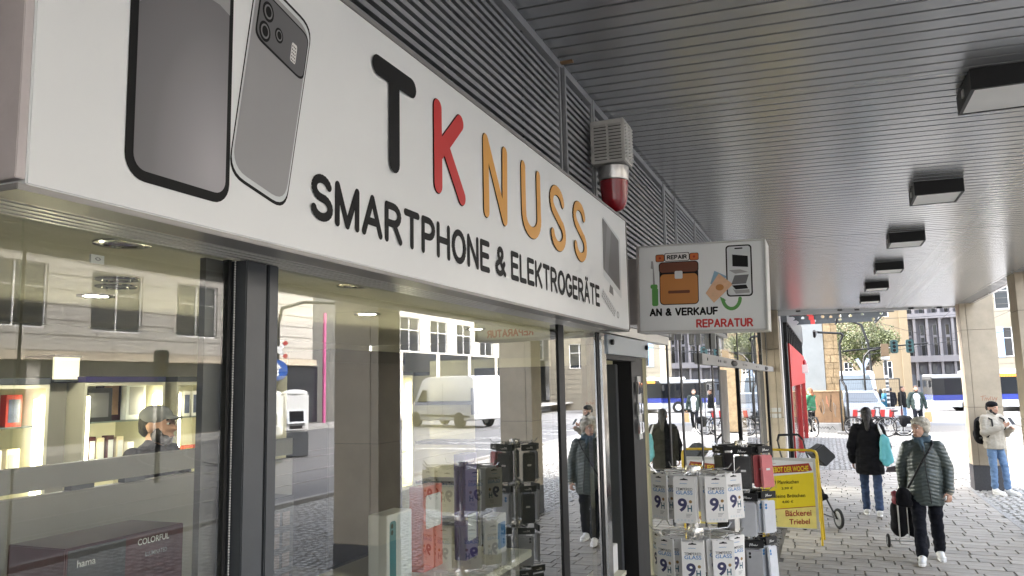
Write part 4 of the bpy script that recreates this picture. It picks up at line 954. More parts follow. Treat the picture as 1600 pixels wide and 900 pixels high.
def person(label,loc,rotz,H=1.65,vox=.02,J=None,yaw=0,nod=0,jacket=blackcloth,hem=.72,quilted=False,trousers=denim,shoes=whiteshoe,hair='short',hairm=hairdark,cap_m=None,
           fat=1.0,hands=True,loose=1.0,shirt=None,group=None,collar=None,curl=.6,beard=False,armfat=1.0):
    t=thing('person',label,'person',loc,rotz,group); k=H/1.65
    D=dict(am=(-.09,0,.075),ap=(.09,0,.075),km=(-.095,-.02,.46),kp=(.095,-.02,.46),hm=(-.085,0,.87),hp=(.085,0,.87),
           sm=(-.175,.005,1.335),sp=(.175,.005,1.335),em=(-.225,.03,1.07),ep=(.225,.03,1.07),wm=(-.235,-.04,.83),wp=(.235,-.04,.83),
           neck=(0,.01,1.39),head=(0,-.015,1.525),toem=(-.10,-.16,.03),toep=(.10,-.16,.03))
    if J: D.update(J)
    D={a:Vector(b)*k for a,b in D.items()}
    hd=D['head']; Rh=Matrix.Rotation(yaw,3,'Z')@Matrix.Rotation(nod,3,'X')
    hp=lambda x,y,z: tuple(hd+Rh@(Vector((x,y,z))*k))
    ang=(nod,0,0)
    # ---- body: one continuous surface
    pr=[]
    def he(x,y,z,rx,ry,rz):
        m=MB(); return ('E',hp(x,y,z),(rx*k,ry*k,rz*k))
    heads=[(0,.012,.025,.073,.092,.085),(0,-.02,-.03,.060,.070,.085),(0,-.045,-.075,.040,.042,.035),(0,-.07,.03,.052,.03,.028),(0,-.085,-.01,.034,.02,.03),
           (-.074,.01,-.012,.012,.02,.03),(.074,.01,-.012,.012,.02,.03)]
    body=[]
    for h in heads: body.append(('e',hp(*h[:3]),tuple(np.array(h[3:])*k),(0,0,0)) if abs(yaw)<.01 else ('eh',h))
    fixed=[]
    for b in body:
        if b[0]=='eh':
            h=b[1]; fixed.append(('e',hp(*h[:3]),tuple(np.array(h[3:])*k),(0,0,yaw)))
        else: fixed.append(b)
    fixed.append(('c',hp(0,-.092,.022),hp(0,-.113,-.022),.010*k,.016*k))                                            # nose
    fixed+= [('c',hp(-.02,-.088,-.058),hp(.02,-.088,-.058),.010*k,.010*k),('c',hp(-.018,-.085,-.07),hp(.018,-.085,-.07),.011*k,.011*k)]   # lips
    fixed+= [('c',tuple(D['neck']-Vector((0,0,.06))),hp(0,.02,-.07),.056*k,.052*k),
             ('c',(0,.0,.95*k),(0,.0,1.25*k),.12*k,.13*k,.65),('c',tuple(D['sm']),tuple(D['sp']),.05*k,.05*k)]
    for s in 'mp':
        fixed+= [('c',D['s'+s],D['e'+s],.042*k,.035*k),('c',D['e'+s],D['w'+s],.036*k,.025*k),('c',D['h'+s],D['k'+s],.07*k,.048*k),('c',D['k'+s],D['a'+s],.045*k,.035*k),('c',D['a'+s],D['toe'+s]+Vector((0,.04,.01)),.03*k,.025*k)]
        if hands:
            sgn=-1 if s=='m' else 1
            fixed+=hand_prims(D['w'+s],D['w'+s]-D['e'+s],D.get('th'+s,Vector((-sgn*.2,-1,.1))),curl,k)
    blend('body',fixed,skin,t,vox*.62,3)
    # eyes, brows, mouth
    q=MB()
    for sx in(-1,1): q.ell(hp(.029*sx,-.083,.012),(.0125*k,.010*k,.0085*k),10,6)
    q.build('eyes',card,t,local=True,smooth=True); q=MB()
    for sx in(-1,1): q.ell(hp(.029*sx,-.0915,.012),(.0058*k,.004*k,.006*k),8,6)
    q.build('pupils',hairdark,t,local=True,smooth=True); q=MB()
    for sx in(-1,1): q.tube([hp(.014*sx,-.095,.034),hp(.032*sx,-.092,.040),hp(.048*sx,-.08,.033)],.0045*k,6)
    q.build('eyebrows',hairm,t,local=True,smooth=True)
    MB().tube([hp(-.022,-.096,-.064),hp(0,-.1005,-.063),hp(.022,-.096,-.064)],.0042*k,6).build('mouth',mat('lips',(0.26,0.09,0.075),0.5),t,local=True,smooth=True)
    # ---- hair
    if hair=='short': hpz=[(0,.022,.045,.080,.096,.078),(0,.06,-.0,.072,.055,.075)]
    elif hair=='curly':
        hpz=[(0,.022,.050,.088,.100,.082),(0,.065,.0,.082,.062,.085),(-.066,.03,.005,.032,.055,.060),(.066,.03,.005,.032,.055,.060)]
        rg=random.Random(11)
        for i in range(46):
            a=rg.uniform(0,2*math.pi); b=rg.uniform(-.2,1.3); x=.088*math.cos(b)*math.cos(a); y=.022+.10*math.cos(b)*math.sin(a); z=.045+.08*math.sin(b)
            if y<-.045 and z<.075: continue
            hpz.append((x,y,z,.022,.022,.020))
    elif hair=='bun': hpz=[(0,.022,.045,.080,.098,.082),(0,.06,-.01,.075,.055,.085),(0,.10,-.055,.05,.045,.08),(0,.115,-.15,.038,.035,.10)]
    elif hair=='long': hpz=[(0,.022,.045,.082,.098,.082),(0,.065,-.03,.08,.05,.11),(0,.07,-.13,.07,.04,.08)]
    else: hpz=[]
    if hpz: blend('hair',[('e',hp(*h[:3]),tuple(np.array(h[3:])*k),(0,0,yaw)) for h in hpz],hairm,t,vox*.75,2,wrinkle(.006*k,38,1.0))
    if beard: blend('beard',[('e',hp(0,-.05,-.075),(.052*k,.048*k,.045*k),(0,0,yaw)),('e',hp(-.05,-.02,-.05),(.02*k,.04*k,.05*k),(0,0,yaw)),('e',hp(.05,-.02,-.05),(.02*k,.04*k,.05*k),(0,0,yaw))],hairm,t,vox*.75,2,wrinkle(.004*k,50,2.0))
    if cap_m:
        blend('cap',[('e',hp(0,.015,.055),(.086*k,.103*k,.07*k),(0,0,yaw)),('e',hp(0,-.10,.045),(.062*k,.055*k,.012*k),(0,0,yaw))] ,cap_m,t,vox*.6,2)
    # ---- clothes
    tr=[('e',(0,.005*k,.90*k),(.155*fat*k,.12*fat*k,.12*k)),('c',D['hm'],D['hp'],.09*k*fat,.09*k*fat)]
    for s in 'mp': tr+=[('c',D['h'+s],D['k'+s],.092*k*loose,.066*k*loose),('c',D['k'+s],D['a'+s]+Vector((0,.0,.035*k)),.066*k*loose,.060*k*loose)]
    blend('trousers',tr,trousers,t,vox*.8,5,wrinkle(.012*k,9,3.0,(1,1,1.8)))
    f=fat
    jk=[('c',(0,.01*k,(hem+.16)*k),(0,.008*k,1.19*k),.185*k*f,.172*k*f,.72),('c',(0,.0,(hem+.06)*k),(0,.005*k,(hem+.3)*k),.19*k*f,.18*k*f,.86),('c',(0,.005*k,1.2*k),(0,.01*k,1.30*k),.165*k*f,.12*k*f,.75),
        ('c',D['sm'],D['sp'],.072*k,.072*k),('c',D['sm']*.55+Vector((0,0,.45*1.37*k)),D['neck'],.06*k,.062*k)]
    if collar: jk.append(('c',tuple(D['neck']-Vector((0,0,.02))),tuple(D['neck']+Vector((0,-.005,.045*k))),.075*k,.08*k))
    for s in 'mp': jk+=[('c',D['s'+s],D['e'+s],.078*k*armfat,.068*k*armfat),('c',D['e'+s],D['w'+s]-(D['w'+s]-D['e'+s]).normalized()*.01,.068*k*armfat,.054*k*armfat)]
    blend('jacket',jk,jacket,t,vox*.7,3,quilting(.0075*k,.042*k) if quilted else wrinkle(.014*k,8,5.0,(1,1,1.6)),cut=(hem-.02)*k)
    if shirt: blend('shirt',[('c',(0,-.055*k,(hem+.05)*k),(0,-.045*k,1.25*k),.125*k*f,.12*k*f,.95)],shirt,t,vox*.8,2,wrinkle(.008,9,2.0))
    for s in 'mp':
        a,b=D['a'+s],D['toe'+s]; d=(b-a); d.z=0; d.normalize(); side=Vector((-d.y,d.x,0)); zz=b.z-.03*k
        sh=blend('shoe',[('c',a-d*.02*k+Vector((0,0,-.015*k)),a+d*.03*k+Vector((0,0,-.01)),.045*k,.044*k),('c',a+d*.02*k+Vector((0,0,-.03*k)),b+d*.015*k,.045*k,.034*k),('c',b-side*.012,b+side*.012,.03*k,.03*k)],shoes,t,vox*.55,2)
        q=MB(); o0=a-d*.06*k; L_=(b-a).length+.13*k; n=14; pts=[]
        for i in range(n):
            u=2*math.pi*i/n; w_=.04*k*(1.0+.12*math.cos(u)); pts.append(o0+d*(L_/2+L_/2*math.cos(u))+side*w_*math.sin(u)*(abs(math.sin(u))**-.3 if abs(math.sin(u))>.2 else 1))
        lz=(a.z-.075*k+b.z-.03*k)/2; 
        q.add([(p.x,p.y,(a.z-.075*k)*(1-((p-a).dot(d)/max(L_,.01)))+zz*((p-a).dot(d)/max(L_,.01))) for p in pts]+[(p.x,p.y,(a.z-.045*k)*(1-((p-a).dot(d)/max(L_,.01)))+(zz+.022*k)*((p-a).dot(d)/max(L_,.01))) for p in pts],[tuple(range(n-1,-1,-1)),tuple(range(n,2*n))]+[(i,(i+1)%n,n+(i+1)%n,n+i) for i in range(n)])
        q.build('sole',card if shoes==whiteshoe else rubber,sh,local=True,smooth=True)
    return t,D,hp
# --- the old lady with the shopping trolley
LY=(.985,10.35,0); lrot=math.atan2(-.985,10.35)*-1*-1
t,D,hp=person('person with grey curly hair in a quilted green grey jacket pulling a shopping trolley',LY,R_(-3),1.62,.0125,
   J=dict(am=(-.10,-.22,.085),km=(-.10,-.12,.47),toem=(-.115,-.385,.045),ap=(.10,.16,.075),kp=(.085,.03,.45),toep=(.115,0.0,.03),hm=(-.085,0,.86),
          em=(-.235,.05,1.07),wm=(-.235,.10,.83),ep=(.245,.02,1.06),wp=(.235,-.085,.80),sm=(-.155,.0,1.30),sp=(.16,.0,1.30),head=(-.015,-.02,1.515),thp=(-.6,-.6,.2)),
   yaw=R_(-38),nod=R_(4),jacket=quilt,hem=.66,quilted=True,trousers=navycloth,shoes=whiteshoe,hair='curly',hairm=haircol,fat=1.06,loose=1.1,collar=True,armfat=.98,curl=.9)
MB().tube([(-.0,-.175,1.30),(.005,-.19,1.2),(.01,-.20,1.0),(.03,-.20,.8),(.04,-.195,.66)],.006,6).build('zip',dark,t,local=True,smooth=True)
blend('scarf',[('c',(-.06,-.06,1.36),(.06,-.06,1.36),.035,.035),('c',(.06,-.06,1.36),(.075,.03,1.39),.03,.03),('c',(-.06,-.06,1.36),(-.075,.03,1.39),.03,.03),('c',(-.02,-.10,1.34),(.0,-.15,1.24),.03,.018)],mat('teal_scarf',(0.06,0.10,0.13),0.8,var=.3),t,.012,3,wrinkle(.006,20))
blend('cuff',[('c',D['wp']-(D['wp']-D['ep']).normalized()*.025,D['wp']-(D['wp']-D['ep']).normalized()*.002,.052,.05)],creamcloth,t,.01,2)
W=wm(t)
bgq=thing('shoulder_bag','black shoulder bag with a strap across the quilted jacket','bag',tuple(W@Vector((-.24,-.12,.62))),R_(-3))
blend('bag_body',[('e',(.0,-.02,.10),(.085,.06,.11)),('c',(-.04,-.02,.03),(.05,-.02,.03),.05,.05)],blackcloth,bgq,.014,3,wrinkle(.008,10))
st=MB()
for a,b in zip([(.055,.0,.20),(.135,-.095,.36),(.21,-.098,.50),(.285,-.07,.61),(.345,-.0,.705),(.34,.09,.73),(.26,.17,.5)][:-1],[(.135,-.095,.36),(.21,-.098,.50),(.285,-.07,.61),(.345,-.0,.705),(.34,.09,.73),(.26,.17,.5)]): st.cyl(a,b,.013,n=8)
st.build('strap',blackp,bgq,local=True,smooth=True)
# shopping trolley
tq=thing('shopping_trolley','black shopping trolley bag with dark red flap on two wheels','shopping trolley',(.80,10.95,0),R_(4))
blend('trolley_bag',[('c',(-.08,.0,.24),(-.08,.0,.50),.10,.095,.9),('c',(.08,.0,.24),(.08,.0,.50),.10,.095,.9)],blackcloth,tq,.016,2,wrinkle(.012,9))
blend('flap',[('c',(-.09,-.03,.58),(.09,-.03,.58),.065,.065,.9),('e',(-.10,.0,.64),(.05,.06,.05))],redcloth,tq,.016,2,wrinkle(.014,14))
q=MB()
for sx in(-.1,.1): q.tube([(sx,-.115,.14),(sx,-.12,.55),(sx*.4,-.12,.92)],.008,8)
q.tube([(-.04,-.12,.92),(.04,-.12,.92)],.014,8).tube([(-.205,.02,.085),(.205,.02,.085)],.008,8).tube([(-.1,-.115,.14),(-.1,.02,.085)],.007,8).tube([(.1,-.115,.14),(.1,.02,.085)],.007,8).tube([(0,-.125,.15),(0,-.125,.55)],.006,6)
q.build('frame',alu,tq,local=True,smooth=True)
for sx in(-.215,.215):
    wq=MB().torus((sx,.02,.085),.068,.017,'x').build('wheel',rubber,tq,local=True,smooth=True); MB().lathe((sx-.012,.02,.085),[(.05,0),(.012,-.004),(.012,.028),(.05,.024)],16,'x').build('rim',greyprint,wq,local=True)
# --- woman seen from behind
t,D,hp=person('person with a dark ponytail in a black coat and jeans walking away, seen from behind',(.53,13.25,0),R_(178),1.64,.014,
   J=dict(sm=(-.16,.0,1.315),sp=(.16,.0,1.315),am=(-.09,.10,.10),km=(-.09,-.02,.47),toem=(-.09,-.02,.035),ap=(.085,-.18,.075),kp=(.09,-.15,.47),toep=(.095,-.34,.04),em=(-.25,.02,1.06),wm=(-.23,-.10,.83),ep=(.245,.03,1.07),wp=(.235,-.06,.82)),
   jacket=blackcloth,hem=.66,trousers=denim,shoes=whiteshoe,hair='bun',hairm=hairdark,fat=1.08,collar=True,loose=.95)
tb=thing('tote_bag','turquoise shoulder bag carried by the person in the black coat','bag',(.74,13.12,.80),R_(10))
blend('bag_body',[('c',(-.03,0,.08),(.0,0,.40),.055,.045,.75),('c',(.06,0,.05),(.03,0,.36),.06,.05,.75),('c',(.02,0,.02),(.02,0,.2),.06,.05,.7)],tealbag,tb,.013,3,wrinkle(.016,9,4,(1,1,.6)))
MB().tube([(-.03,.0,.43),(-.055,.01,.52),(-.045,.09,.58),(.0,.02,.42)],.011,8).build('strap',card,tb,local=True,smooth=True)
fo=thing('leaflet','dark folded leaflet sticking out under the turquoise bag','leaflet',(.82,13.1,.68),0)
MB().hexa([(-.09,-.01,.0),(.12,-.02,.01),(.12,.02,.01),(-.09,.02,.0)],[(-.06,-.01,.07),(.06,-.02,.10),(.06,.02,.10),(-.06,.02,.07)]).build('paper',mat('dark_leaflet',(0.06,0.045,0.05),0.5),fo,local=True)
# --- man in cream jacket with phone
t,D,hp=person('person in a cream jacket and dark knit cap leaning on the pillar with a phone',(2.70,16.27,0),R_(38),1.62,.0145,
   J=dict(am=(-.075,.0,.075),ap=(.08,-.12,.075),km=(-.08,-.01,.46),kp=(.085,-.09,.46),toem=(-.085,-.16,.03),toep=(.10,-.28,.03),em=(-.23,-.02,1.09),wm=(-.06,-.25,1.21),ep=(.235,-.05,1.07),wp=(.12,-.27,1.16),thm=(.5,-.2,.7),thp=(-.5,-.2,.6)),
   yaw=R_(6),nod=R_(14),jacket=creamcloth,hem=.82,trousers=denimlight,shoes=whiteshoe,hair='short',hairm=hairdark,beard=True,fat=1.02,collar=True,loose=.92)
W=wm(t)
blend('cap',[('e',hp(0,.015,.058),(.088,.104,.066),(0,0,R_(6)))],blackcloth,t,.010,2)
pq=thing('mobile_phone','black mobile phone held up by the person in the cream jacket','phone',tuple(W@Vector((.075,-.36,1.22))),R_(38))
MB().box(-.036,-.004,-.0,.036,.004,.145).build('phone_body',blackp,pq,local=True,bevel=.003); MB().box(-.033,.0041,.005,.033,.0046,.14).build('screen',carglassblue,pq,local=True)
pq.rotation_euler[0]=R_(-38)
bp=thing('backpack','black backpack worn by the person in the cream jacket','backpack',tuple(W@Vector((-.03,.235,.86))),R_(38))
blend('bag_body',[('c',(0,.0,.12),(0,.0,.36),.14,.12,.75),('e',(0,.06,.16),(.11,.07,.12))],blackcloth,bp,.014,3,wrinkle(.008,10))
q=MB()
for sx in(-.115,.14): q.tube([(sx,-.06,.42),(sx,-.20,.50),(sx*1.05,-.36,.44),(sx*1.1,-.375,.30),(sx*1.15,-.27,.14),(sx,-.07,.10)],.016,8)
q.build('straps',blackp,bp,local=True,smooth=True)
# --- far people
person('bearded person in a white T-shirt and open dark green jacket walking towards the camera',(3.10,33.2,-.0),R_(4),1.74,.024,
   J=dict(am=(-.09,-.15,.08),toem=(-.10,-.31,.04),km=(-.095,-.12,.47),ap=(.09,.2,.10),toep=(.1,.06,.03),em=(-.27,.03,1.08),wm=(-.28,-.05,.86),ep=(.27,.03,1.08),wp=(.29,-.02,.84)),
   jacket=darkgreen,hem=.82,shirt=greycloth,trousers=navycloth,hair='short',hairm=hairbrown,beard=True,hands=True,fat=1.02)
pb=thing('paper_bag','brown paper bag carried by the person in the dark green jacket','bag',(3.43,33.1,.38),R_(15))
q=MB().hexa([(-.13,-.06,0),(.13,-.06,0),(.13,.06,0),(-.13,.06,0)],[(-.11,-.03,.36),(.11,-.035,.37),(.11,.03,.36),(-.11,.035,.37)]); q.build('bag_body',paperbag,pb,local=True,bevel=.008)
MB().tube([(-.05,0,.36),(-.03,0,.45),(.03,0,.45),(.05,0,.36)],.006,6).build('handle',paperbag,pb,local=True)
person('person in a black jacket and blue jeans walking behind the barrier',(2.93,37.0,0),R_(60),1.68,.026,jacket=blackcloth,hem=.80,trousers=denimlight,hair='short',hairm=hairbrown)
person('person in a bright blue jacket with grey hair behind the fence',(2.62,42.4,gz(42.4)),R_(120),1.60,.03,jacket=bluecloth,hem=.7,trousers=navycloth,hair='curly',hairm=haircol,hands=False)
person('person in dark clothes beside the one in the blue jacket',(2.90,43.2,gz(43)),R_(200),1.66,.03,jacket=navycloth,hem=.75,trousers=navycloth,hair='short',hairm=hairdark,hands=False)
person('person in a black coat left of the one in the blue jacket',(2.20,43.0,gz(43)),R_(190),1.62,.03,jacket=blackcloth,hem=.65,trousers=blackcloth,hair='short',hairm=hairbrown,hands=False)
person('person with ginger hair and a green vest holding a bicycle by the red shop',(-.60,31.8,0),R_(-120),1.72,.024,
   J=dict(em=(-.22,-.10,1.10),wm=(-.2,-.32,1.05),ep=(.22,-.10,1.10),wp=(.2,-.32,1.05)),jacket=greencloth,hem=.86,trousers=blackcloth,hair='long',hairm=mat('ginger_hair',(0.22,0.08,0.03),0.6),nod=R_(18),fat=.95)
pf_=thing('staff_platform','low grey platform behind the counter inside the shop','platform',(-3.78,3.66,.1)); MB().box(-3.99,3.36,.1,-3.5,3.96,.352).build('deck',greyboard,pf_,bevel=.005); MB().box(-3.995,3.355,.3525,-3.495,3.965,.36).build('mat',rubber,pf_)
t,D,hp=person('person in dark clothes and a grey cap inside the shop behind the counter',(-3.80,3.66,.36),R_(105),1.66,.018,jacket=blackcloth,hem=.7,trousers=navycloth,hair='short',hairm=hairdark,cap_m=mat('grey_cap',(0.17,0.175,0.18),0.8),beard=True,fat=1.1,yaw=R_(0),hands=True,
   J=dict(em=(-.26,-.05,1.12),wm=(-.2,-.3,1.05),ep=(.26,-.05,1.12),wp=(.2,-.3,1.05)))

# ================================================================== STREET OBJECTS
def wheel(t,c,r,w_,axis='x',rimm=alu):
    wq=MB().lathe(c,[(r*.6,-w_/2),(r*.93,-w_/2),(r,-w_*.35),(r,w_*.35),(r*.93,w_/2),(r*.6,w_/2)],28,axis).build('wheel',rubber,t,local=True,smooth=True)
    q=MB().lathe(c,[(r*.6,-w_/2-.004),(r*.5,-w_/2+.02),(r*.15,-w_/2+.03),(r*.14,w_/2-.03),(r*.5,w_/2-.02),(r*.6,w_/2+.004)],20,axis); q.build('rim',rimm,wq,local=True,smooth=True)
def loft(prof,xs):
    """prof: closed side profile (y,z); xs: list of (x, inset) stations -> body mesh"""
    mb=MB(); n=len(prof); cy=sum(p[0] for p in prof)/n; cz_=sum(p[1] for p in prof)/n
    for x,ins in xs:
        for y,z in prof:
            d=Vector((cy-y,cz_-z)); 
            if d.length>0: d.normalize()
            mb.v.append((x,y+d.x*ins,z+d.y*ins))
    for k in range(len(xs)-1):
        for i in range(n): mb.f.append((k*n+i,k*n+(i+1)%n,(k+1)*n+(i+1)%n,(k+1)*n+i))
    mb.f+=[tuple(range(n-1,-1,-1)),tuple(range((len(xs)-1)*n,len(xs)*n))]
    return mb
def van(label,loc,rotz,glassm=carglass,paint=whitecar,group=None,high=True):
    """faces -Y locally"""
    t=thing('delivery_van',label,'van',loc,rotz,group)
    H=2.55 if high else 2.0
    prof=[(0.0,.40),(.02,.75),(.12,.98),(.85,1.22),(1.62,H-.18),(2.0,H-.03),(2.6,H),(5.6,H),(5.86,H-.12),(5.93,1.4),(5.93,.42),(5.3,.34),(.5,.30)]
    body=loft(prof,[(-1.0,.10),(-.97,.02),(-.90,.0),(.90,.0),(.97,.02),(1.0,.10)]).build('body',paint,t,local=True,smooth=True)
    zf=lambda y:1.22+(y-.85)/(1.62-.85)*(H-.18-1.22)
    ws=MB(); ws.add([(-.84,.90-.03,zf(.90)+.02),(.84,.90-.03,zf(.90)+.02),(.74,1.60-.03,zf(1.60)-.02),(-.74,1.60-.03,zf(1.60)-.02)],[(0,1,2,3)]); ws.add([(-.84,.90,zf(.90)-.0),(.84,.90,zf(.90)-.0),(.74,1.60,zf(1.60)-.05),(-.74,1.60,zf(1.60)-.05)],[(3,2,1,0)]); ws.build('windscreen',glassm,t,local=True)
    for sx in(-1,1):
        x=1.004*sx
        MB().prism([(1.18,1.24),(2.05,1.24),(2.05,1.86),(1.66,1.86)],(x-.006*sx,0,0),(0,1,0),(0,0,1),(.010*sx,0,0)).build('side_window',carglass,t,local=True)
        MB().box(x-.01*sx,2.12,.5,x+.002*sx,2.14,1.95).box(x-.01*sx,3.4,.5,x+.002*sx,3.42,2.2).build('door_seam',dark,t,local=True)
        MB().box(x-.02*sx,1.5,.50,x+.012*sx,5.6,.60).build('side_moulding',blackp,t,local=True)
        MB().ell((sx*1.16,1.10,1.42),(.10,.07,.17)).build('mirror',blackp,t,local=True,smooth=True)
        MB().ell((sx*.76,.10,.88),(.17,.10,.14),12,8,Matrix.Rotation(R_(-25),3,'X')).build('headlight',mat('headlamp',(0.7,0.72,0.75),0.1),t,local=True,smooth=True)
        for y in(1.05,4.75): wheel(t,(sx*.88,y,.34),.34,.22)
        for y in(1.05,4.75): MB().lathe((sx*.96,y,.36),[(.40,-.05),(.40,.046),(.01,.047)],24,'x').build('wheel_arch',dark,t,local=True)
    MB().box(-.93,-.06,.32,.93,.10,.60).build('bumper',blackp,t,local=True,bevel=.03)
    MB().box(-.55,-.022,.68,.55,.06,.90).build('grille',blackp,t,local=True,bevel=.02)
    MB().box(-.26,-.075,.40,.26,-.062,.51).build('number_plate',card,t,local=True)
    MB().lathe((0,.0,.86),[(.07,-.04),(.001,-.05)],16,'y').build('badge',chrome,t,local=True)
    return t
van('white high-roof van parked facing the camera behind the fence',(1.48,44.2,gz(44)),R_(3),carglassblue)
van('white delivery van on the tram street, seen only as a reflection in the wide window',(18.9,38.6,gz(38)),R_(116))
# silver car in front of the van
def car(label,loc,rotz):
    t=thing('parked_car',label,'car',loc,rotz)
    prof=[(0,.38),(.0,.62),(.15,.78),(1.0,.93),(1.65,1.36),(2.2,1.47),(3.2,1.42),(3.95,1.02),(4.2,.95),(4.25,.5),(4.1,.3),(.3,.26)]
    loft(prof,[(-.88,.14),(-.84,.03),(-.74,0),(.74,0),(.84,.03),(.88,.14)]).build('body',silvercar,t,local=True,smooth=True)
    MB().add([(-.74,1.03,.985),(.74,1.03,.985),(.62,1.62,1.39),(-.62,1.62,1.39)],[(0,1,2,3)]).build('windscreen',carglassblue,t,local=True)
    for sx in(-1,1):
        MB().prism([(1.25,.96),(3.5,.98),(3.1,1.34),(1.75,1.33)],(.872*sx,0,0),(0,1,0),(0,0,1),(.01*sx,0,0)).build('side_window',carglass,t,local=True)
        MB().ell((.62*sx,.06,.66),(.16,.09,.09)).build('headlight',mat('headlamp',(0,0,0)),t,local=True,smooth=True)
        MB().ell((.97*sx,1.25,1.0),(.09,.06,.07)).build('mirror',silvercar,t,local=True,smooth=True)
        for y in(.85,3.4): wheel(t,(sx*.78,y,.31),.31,.2)
    MB().box(-.5,-.02,.36,.5,.03,.56).build('grille',blackp,t,local=True,bevel=.02); MB().box(-.26,-.035,.42,.26,-.022,.53).build('number_plate',card,t,local=True)
car('silver car with a glaring windscreen parked in front of the white van',(1.55,38.9,gz(39)),R_(6))
# buses
def bus(label,loc,rotz,L=11.5,dest=False):
    """front at local y=0 facing -Y, body along +Y"""
    t=thing('city_bus',label,'bus',loc,rotz,'blue and white city buses')
    W_,H=1.25,2.95
    MB().box(-W_,.0,.32,W_,L,.86).build('skirt',whitecar,t,local=True,bevel=.03)
    MB().box(-W_-.002,-.004,.862,W_+.002,L+.004,1.28).build('blue_band',bluecar,t,local=True,bevel=.02)
    MB().box(-W_+.01,.02,1.282,W_-.01,L-.02,2.60).build('body',blackp,t,local=True,bevel=.02)
    MB().box(-W_,-.0,2.602,W_,L,2.90).build('roof',whitecar,t,local=True,bevel=.06)
    MB().box(-.9,2.6,2.9,.9,5.2,3.15).box(-.8,7,2.9,.8,9,3.12).build('roof_unit',whitecar,t,local=True,bevel=.06)
    for sx in(-1,1):
        y=.9; k=0
        while y<L-1.2:
            MB().box(sx*(W_-.012),y,1.34,sx*(W_+.004),y+1.35,2.52).build('window',carglass,t,local=True); y+=1.43
        for yy in(1.25,) if sx<0 else (1.25,): pass
        for yy in(2.6,L-3.0):
            MB().lathe((sx*(W_-.02),yy,.46),[(.55,-.04),(.55,.03),(.01,.031)],24,'x').build('wheel_arch',dark,t,local=True); wheel(t,(sx*(W_-.14),yy,.48),.48,.3,'x',silverprint)
        MB().box(sx*(W_+.05),-.35,1.9,sx*(W_+.30),-.15,2.45).build('mirror',blackp,t,local=True,bevel=.03)
    MB().box(-W_+.06,-.012,1.30,W_-.06,.0,2.50).build('windscreen',carglass,t,local=True)
    MB().box(-W_+.1,-.02,2.53,W_-.1,.0,2.80).build('display_panel',blackp,t,local=True)
    if dest:
        q=MB(); rg=random.Random(2); x=-.75
        while x<.7: q.box(x,-.025,2.58,x+.06,-.021,2.76); x+=.10
        q.build('display',orangeled,t,local=True)
    for sx in(-1,1):
        MB().ell((sx*.95,.0,.62),(.16,.05,.12)).build('headlight',mat('headlamp',(0,0,0)),t,local=True,smooth=True)
        MB().box(sx*.95-.12,L+.001,.95,sx*.95+.12,L+.02,1.15).build('tail_light',mat('tail_red',(0.5,0.01,0.01),0.3,emit=(1,.05,.05),estr=.6),t,local=True)
    return t
bus('blue and white city bus side-on left of the scribbled pillar',(7.55,71.6,gz(72)),R_(-80),11.5)
bus('blue and white city bus with an orange destination display right of the scribbled pillar',(12.75,69.0,gz(69)),R_(-12),11.5,True)
